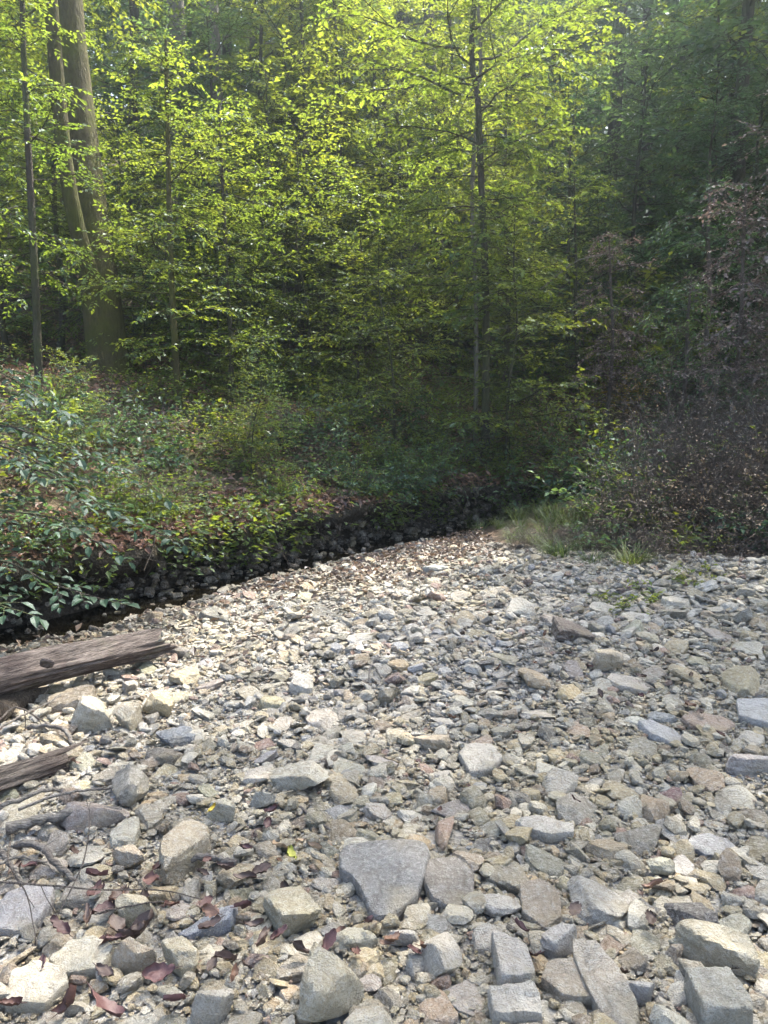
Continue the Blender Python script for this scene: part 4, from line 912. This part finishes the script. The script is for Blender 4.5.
# clods and stones that stick out of the cut bank and lie at its foot
GR = Acc(); n = 2200; tt = rngS.uniform(2.6, 9.3, n); kk = tt.astype(int); fr = (tt-kk)[:, None]; c0 = BANK[kk]*(1-fr)+BANK[kk+1]*fr
tg = unit(BANK[kk+1]-BANK[kk]); nm_ = np.stack([-tg[:, 1], tg[:, 0]], 1); up = rngS.random(n)
off = np.where(up < .87, rngS.uniform(-.20, .02, n), rngS.uniform(-.42, -.12, n)); q = c0+nm_*off[:, None]
zc = np.where(up < .87, rngS.uniform(-.16, .34, n), -.17+rngS.uniform(-.02, .03, n)); s_ = np.exp(rngS.normal(math.log(.06), .45, n)); s_ = np.minimum(s_, .17)
for i in range(n):
    v, f = protoR[i % 40]; a = rngS.uniform(0, 6.28); ca, sa = math.cos(a), math.sin(a); V = v*np.array([s_[i], s_[i]*.8, s_[i]*rngS.uniform(.4, .8)])
    V = np.stack([V[:, 0]*ca-V[:, 1]*sa, V[:, 0]*sa+V[:, 1]*ca, V[:, 2]], 1)+np.array([q[i, 0], q[i, 1], zc[i]])
    col = np.array([(.085, .062, .042), (.12, .09, .062), (.06, .045, .032), (.16, .14, .11)][rngS.integers(0, 4)])*rngS.uniform(.7, 1.2); GR.add(V, f, col)
tag(GR.build('bank_rubble', M['stone']), kind='stuff')
# ------------------------------------------------------------------ logs, sticks, fallen leaves
def log_mesh(length, r0, r1, seed, ragged=.12, sides=56, n=90, groove=.10, bend=.04):
    """a weathered log along local X with long grooves and a splintered end"""
    rng = np.random.default_rng(seed); s = np.linspace(0, 1, n)[:, None]; th = np.linspace(0, 2*math.pi, sides, endpoint=False)[None, :]
    g = fbm(np.cos(th)*3+seed, np.sin(th)*3, s*1.6, 4, seed); g2 = fbm(np.cos(th)*9, np.sin(th)*9+seed, s*3, 3, seed+4)
    r = (r0+(r1-r0)*s)*(1+groove*1.5*g+groove*.7*g2+.05*np.sin(s*5+seed))
    end = ragged*fbm(np.cos(th)*2.6, np.sin(th)*2.6, 3.1, 4, seed+8)*np.ones_like(s); x = s*(length+end*(s**8))
    yy = r*np.cos(th)+bend*np.sin(s*3.0+seed); zz = r*np.sin(th)+bend*.5*np.cos(s*2.3)
    v = np.stack([x*np.ones_like(th), yy, zz], -1).reshape(-1, 3)
    i = np.arange(n-1)[:, None]*sides; j = np.arange(sides)[None, :]; k = (j+1) % sides
    f = np.stack([i+j, i+k, i+sides+k, i+sides+j], -1).reshape(-1, 4)
    acc = Acc(); acc.add(v, f)
    for e, dx, fl in ((0, -.02, 1), (n-1, -.05, 0)):      # broken, hollowed ends
        ring = v.reshape(n, sides, 3)[e]; c = ring.mean(0); inner = c+(ring-c)*.62+np.array([dx*2, 0, 0])+np.column_stack([rng.normal(0, .02, sides), np.zeros((sides, 2))])
        q = np.arange(sides); qq = (q+1) % sides; a = np.concatenate([ring, inner, [c+[dx*3, 0, 0]]])
        f4 = np.stack([q, qq, qq+sides, q+sides], 1); f3 = np.stack([q+sides, qq+sides, np.full(sides, 2*sides)], 1)
        b0 = acc.n; acc.add(a, f4); acc.f3.append(f3+b0)
    return acc
def aim(o, a, b, roll=0.0):
    d = Vector(b)-Vector(a); o.location = tuple(a); o.rotation_mode = 'QUATERNION'
    o.rotation_quaternion = d.to_track_quat('X', 'Z') @ __import__('mathutils').Quaternion((1, 0, 0), roll); return d.length
def log(a, b, r0, r1, seed, mat, label, name='log', parent_knot=None, **k):
    o = log_mesh(float(np.linalg.norm(np.array(b)-np.array(a))), r0, r1, seed, **k).build(name, mat, smooth=True, sharp=R(50)); aim(o, a, b); return tag(o, label, 'log')
a, b = at(-150, 730, 3.0), at(152, 638, 4.3)
lg = log(a, b, .104, .088, 7, M['log'], 'thick weathered log reaching out over the stones, bark gone', ragged=.34, groove=.17, bend=.06)
LM.append(('the thick log', -1.1, 4.2))
acc = Acc(); rr = np.linspace(0, 2*math.pi, 17); kp = at(47, 663, 3.50)
tube(acc, [(0.024*math.cos(t)+.004*math.sin(3*t), -.012*math.sin(t), .024*math.sin(t)*.75) for t in rr], .012, 8, cap=False)
tube(acc, [(0, .02, 0), (0, -.006, 0)], [.02, .018], 10)
kn = acc.build('knot', M['log'], smooth=True); kn.parent = lg
bpy.context.view_layer.update()
kn.matrix_parent_inverse = lg.matrix_world.inverted(); kn.location = tuple(kp)
a, b = at(-150, 832, 2.35), at(52, 757, 2.95)
log(a, b, .066, .046, 21, M['log_pale'], 'pale broken log end with splintered grain, lower than the thick log', ragged=.30, groove=.2)
LM.append(('the broken log end', b[0], b[1]))
a, b = at(-40, 742, 3.2), at(42, 690, 3.75)
log(a, b, .07, .05, 31, M['root'], 'shade-darkened stump piece propping the thick log', 'shaded_stump', ragged=.1)  # stump piece; shade under the thick log is put into its dark tone
def gp(px, py, l=.0):
    g = ground_at(px, py, l); return np.array([g[0], g[1], g[2]])
STICKS = [
 ([(8, 842, .05), (60, 832, .06), (122, 822, .05)], .022, .012, 'stick', 'flat grey driftwood stick pointing at the crusty buff-brown block', 1),
 ([(20, 830, .08), (70, 816, .09), (112, 806, .07)], .006, .004, 'stick', 'thin grey stick lying over the driftwood stick', 0),
 ([(0, 835, .10), (45, 817, .10), (60, 810, .08)], .009, .006, 'stick', 'short knobbed grey stick beside the broken log end', 0),
 ([(30, 740, .06), (52, 741, .07), (66, 744, .06), (74, 752, .03)], .012, .007, 'stick', 'curved smooth driftwood branch in front of the thick log', 0),
 ([(-5, 758, .12), (30, 738, .12), (62, 716, .10)], .006, .003, 'twig', 'straight pale twig rising beneath the thick log', 0),
 ([(15, 862, .06), (40, 866, .07), (62, 880, .04), (80, 892, .02)], .014, .007, 'root', 'crooked driftwood root among the near stones', 0),
 ([(-6, 872, .10), (10, 886, .08), (28, 902, .03)], .011, .007, 'stick', 'dark stick poking in beside the lavender-grey slab', 0),
 ([(182, 874, .05), (208, 872, .05), (236, 874, .04)], .012, .010, 'stick', 'short grey board-like stick beside the crusty buff-brown block', 1),
 ([(-8, 926, .14), (40, 926, .13), (100, 921, .10), (160, 915, .08), (205, 915, .05)], .0035, .0015, 'twig', 'long thin twig spanning from the lavender-grey slab to the blue-grey wedge', 0),
 ([(-8, 910, .13), (20, 900, .14), (50, 893, .10)], .006, .003, 'twig', 'stout grey twig across the lavender-grey slab', 0),
 ([(14, 890, .16), (12, 905, .14), (30, 930, .10), (38, 962, .05)], .003, .0015, 'twig', 'bent dark twig hooking down over the green-grey slab', 0),
 ([(60, 940, .08), (85, 900, .12), (92, 860, .14), (88, 830, .12)], .0025, .0012, 'twig', 'wispy upright twig in front of the driftwood stick', 0),
 ([(96, 940, .08), (140, 930, .08), (180, 915, .05)], .003, .0015, 'twig', 'thin forked twig behind the blue-grey wedge', 0),
 ([(0, 742, .10), (20, 733, .12), (55, 743, .07)], .005, .003, 'twig', 'dark thin twig beneath the thick log', 0),
 ([(470, 700, .02), (500, 694, .03), (520, 692, .02)], .008, .005, 'stick', 'short brown stick on the open gravel', 0),
 ([(600, 672, .03), (570, 660, .03), (555, 656, .02)], .007, .004, 'stick', 'brown stick before the sandy domed rock', 0),
 ([(235, 590, .02), (265, 588, .03), (300, 592, .02)], .012, .007, 'stick', 'pale drift stick at the edge of the dark water', 0),
 ([(300, 815, .03), (330, 838, .03)], .006, .004, 'stick', 'short twig near the red leaves behind the slab', 0),
 ([(368, 690, .04), (372, 680, .08), (382, 684, .03)], .006, .005, 'root', 'small curled pale root beyond the sloping grey wedge', 0),
]
for i, (pts, r0, r1, nm, lab, flat) in enumerate(STICKS):
    rng = np.random.default_rng(300+i); P = smooth_path([gp(x, y)+np.array([0, 0, l]) for x, y, l in pts], 16); P = P+rng.normal(0, r0*.22, P.shape)
    c = P[0].copy(); acc = Acc(); tube(acc, P-c, np.linspace(r0, r1, 16)*(1+rng.normal(0, .06, 16)), 9 if r0 > .005 else 5, wob=.12, seed=i)
    if nm == 'twig':
        for k in range(3):
            j = rng.integers(4, 14); q = polyline(rng, P[j]-c, (P[min(j+1, 15)]-P[j])/.02+rng.normal(0, 2.2, 3), rng.uniform(.06, .16), 4, .05, .2); tube(acc, q, np.linspace(r1, .0008, 5), 4)
    o = acc.build(nm, M['stick'] if r0 > .0055 else M['twig'], smooth=True); o.location = tuple(c); tag(o, lab, nm)
def dry_leaf(seed, L, W, curl, col):
    rng = np.random.default_rng(seed); acc = Acc(); nu, nv = 9, 7; V = []
    for i in range(nu):
        u = i/(nu-1); w = W*math.sin(math.pi*min(u*.94+.03, 1))**.75
        for j in range(nv):
            t = j/(nv-1)*2-1; x = (u-.5)*L; y = t*w*.5*(1+(.22 if i % 2 else -.10)*(abs(t) > .5)+.08*rng.normal())
            V.append((x, y*math.cos(curl*t*.8), curl*.20*W*abs(t)**1.6*(1+.6*math.sin(u*5+seed*t))+curl*.30*L*(u-.4)**2+.22*W*float(fbm(u*3+seed, t*1.7, 0, 2, seed))))
    V = np.array(V, float); f = [(i*nv+j, i*nv+j+1, (i+1)*nv+j+1, (i+1)*nv+j) for i in range(nu-1) for j in range(nv-1)]
    acc.add(V, f, col); tube(acc, [V[nv//2], V[nv//2]+np.array([-.22*L, .02*L, .05*L])], [.0012, .0008], 4, col)
    return acc
LCOL = {'maroon': (.095, .045, .042), 'dark brown': (.085, .055, .042), 'reddish brown': (.125, .06, .045), 'rust-brown': (.17, .095, .06), 'yellow': (.52, .40, .05), 'pale tan': (.40, .29, .18), 'yellow-green': (.33, .34, .06)}
LEAFS = [(212, 819, 'yellow', .07), (292, 868, 'yellow-green', .09), (272, 818, 'maroon', .09), (268, 832, 'maroon', .07), (262, 880, 'dark brown', .10), (158, 876, 'reddish brown', .08), (96, 905, 'maroon', .13), (106, 918, 'maroon', .12), (140, 940, 'dark brown', .15), (60, 940, 'maroon', .10),
         (280, 948, 'maroon', .09), (225, 968, 'dark brown', .09), (160, 985, 'maroon', .13), (72, 1012, 'reddish brown', .13), (105, 1015, 'maroon', .14), (8, 1012, 'reddish brown', .10), (175, 1016, 'maroon', .09), (414, 962, 'maroon', .08), (408, 856, 'dark brown', .06), (368, 935, 'maroon', .06), (255, 845, 'dark brown', .07), (246, 858, 'maroon', .07),
         (386, 955, 'rust-brown', .05), (243, 915, 'maroon', .09), (172, 918, 'reddish brown', .08), (120, 905, 'dark brown', .10), (575, 922, 'dark brown', .08), (735, 970, 'dark brown', .07), (520, 936, 'maroon', .06), (300, 962, 'dark brown', .07), (30, 872, 'maroon', .09), (15, 880, 'dark brown', .09), (76, 770, 'rust-brown', .06), (510, 652, 'dark brown', .07), (498, 672, 'rust-brown', .06),
         (568, 660, 'dark brown', .08), (590, 672, 'maroon', .07), (535, 668, 'rust-brown', .07), (640, 680, 'dark brown', .08), (462, 640, 'dark brown', .07), (690, 712, 'rust-brown', .10), (720, 740, 'reddish brown', .08), (600, 700, 'dark brown', .07), (418, 770, 'maroon', .06), (320, 800, 'dark brown', .06), (452, 726, 'rust-brown', .06), (655, 655, 'dark brown', .08), (545, 640, 'rust-brown', .07), (440, 818, 'reddish brown', .05), (690, 680, 'dark brown', .08), (395, 705, 'dark brown', .05), (255, 640, 'rust-brown', .07), (575, 810, 'maroon', .05), (640, 905, 'dark brown', .05), (315, 858, 'pale tan', .08), (280, 858, 'pale tan', .09), (300, 848, 'pale tan', .06)]
rl = np.random.default_rng(55)
for _ in range(42):
    px, py = (rl.uniform(0, 340), rl.uniform(850, 1020)) if rl.random() < .75 else (rl.uniform(300, 760), rl.uniform(640, 1000))
    LEAFS.append((px, py, ('maroon', 'dark brown', 'reddish brown', 'dark brown', 'rust-brown')[rl.integers(0, 5)], rl.uniform(.05, .11)))
for i, (px, py, c, L) in enumerate(LEAFS):
    rng = np.random.default_rng(700+i); g = gp(px, py, .03); o = dry_leaf(700+i, .68*L*rng.uniform(.8, 1.15), .68*L*rng.uniform(.55, .8), rng.uniform(.5, 1.4), np.array(LCOL[c])*rng.uniform(.8, 1.2)).build('fallen_leaf', M['dry_leaf'], smooth=True)
    o.location = (g[0], g[1], g[2]+.02+rng.uniform(0, .02)); o.rotation_euler = (rng.normal(0, .35)-(.0), rng.normal(0, .35), rng.uniform(0, 6.28))
    tag(o, say(f'curled {c} dry leaf' if 'yellow' not in c else f'single {c} leaf', g[0], g[1]) or f'curled {c} dry leaf lying on the creek stones', 'leaf', 'fallen leaves on the stones')
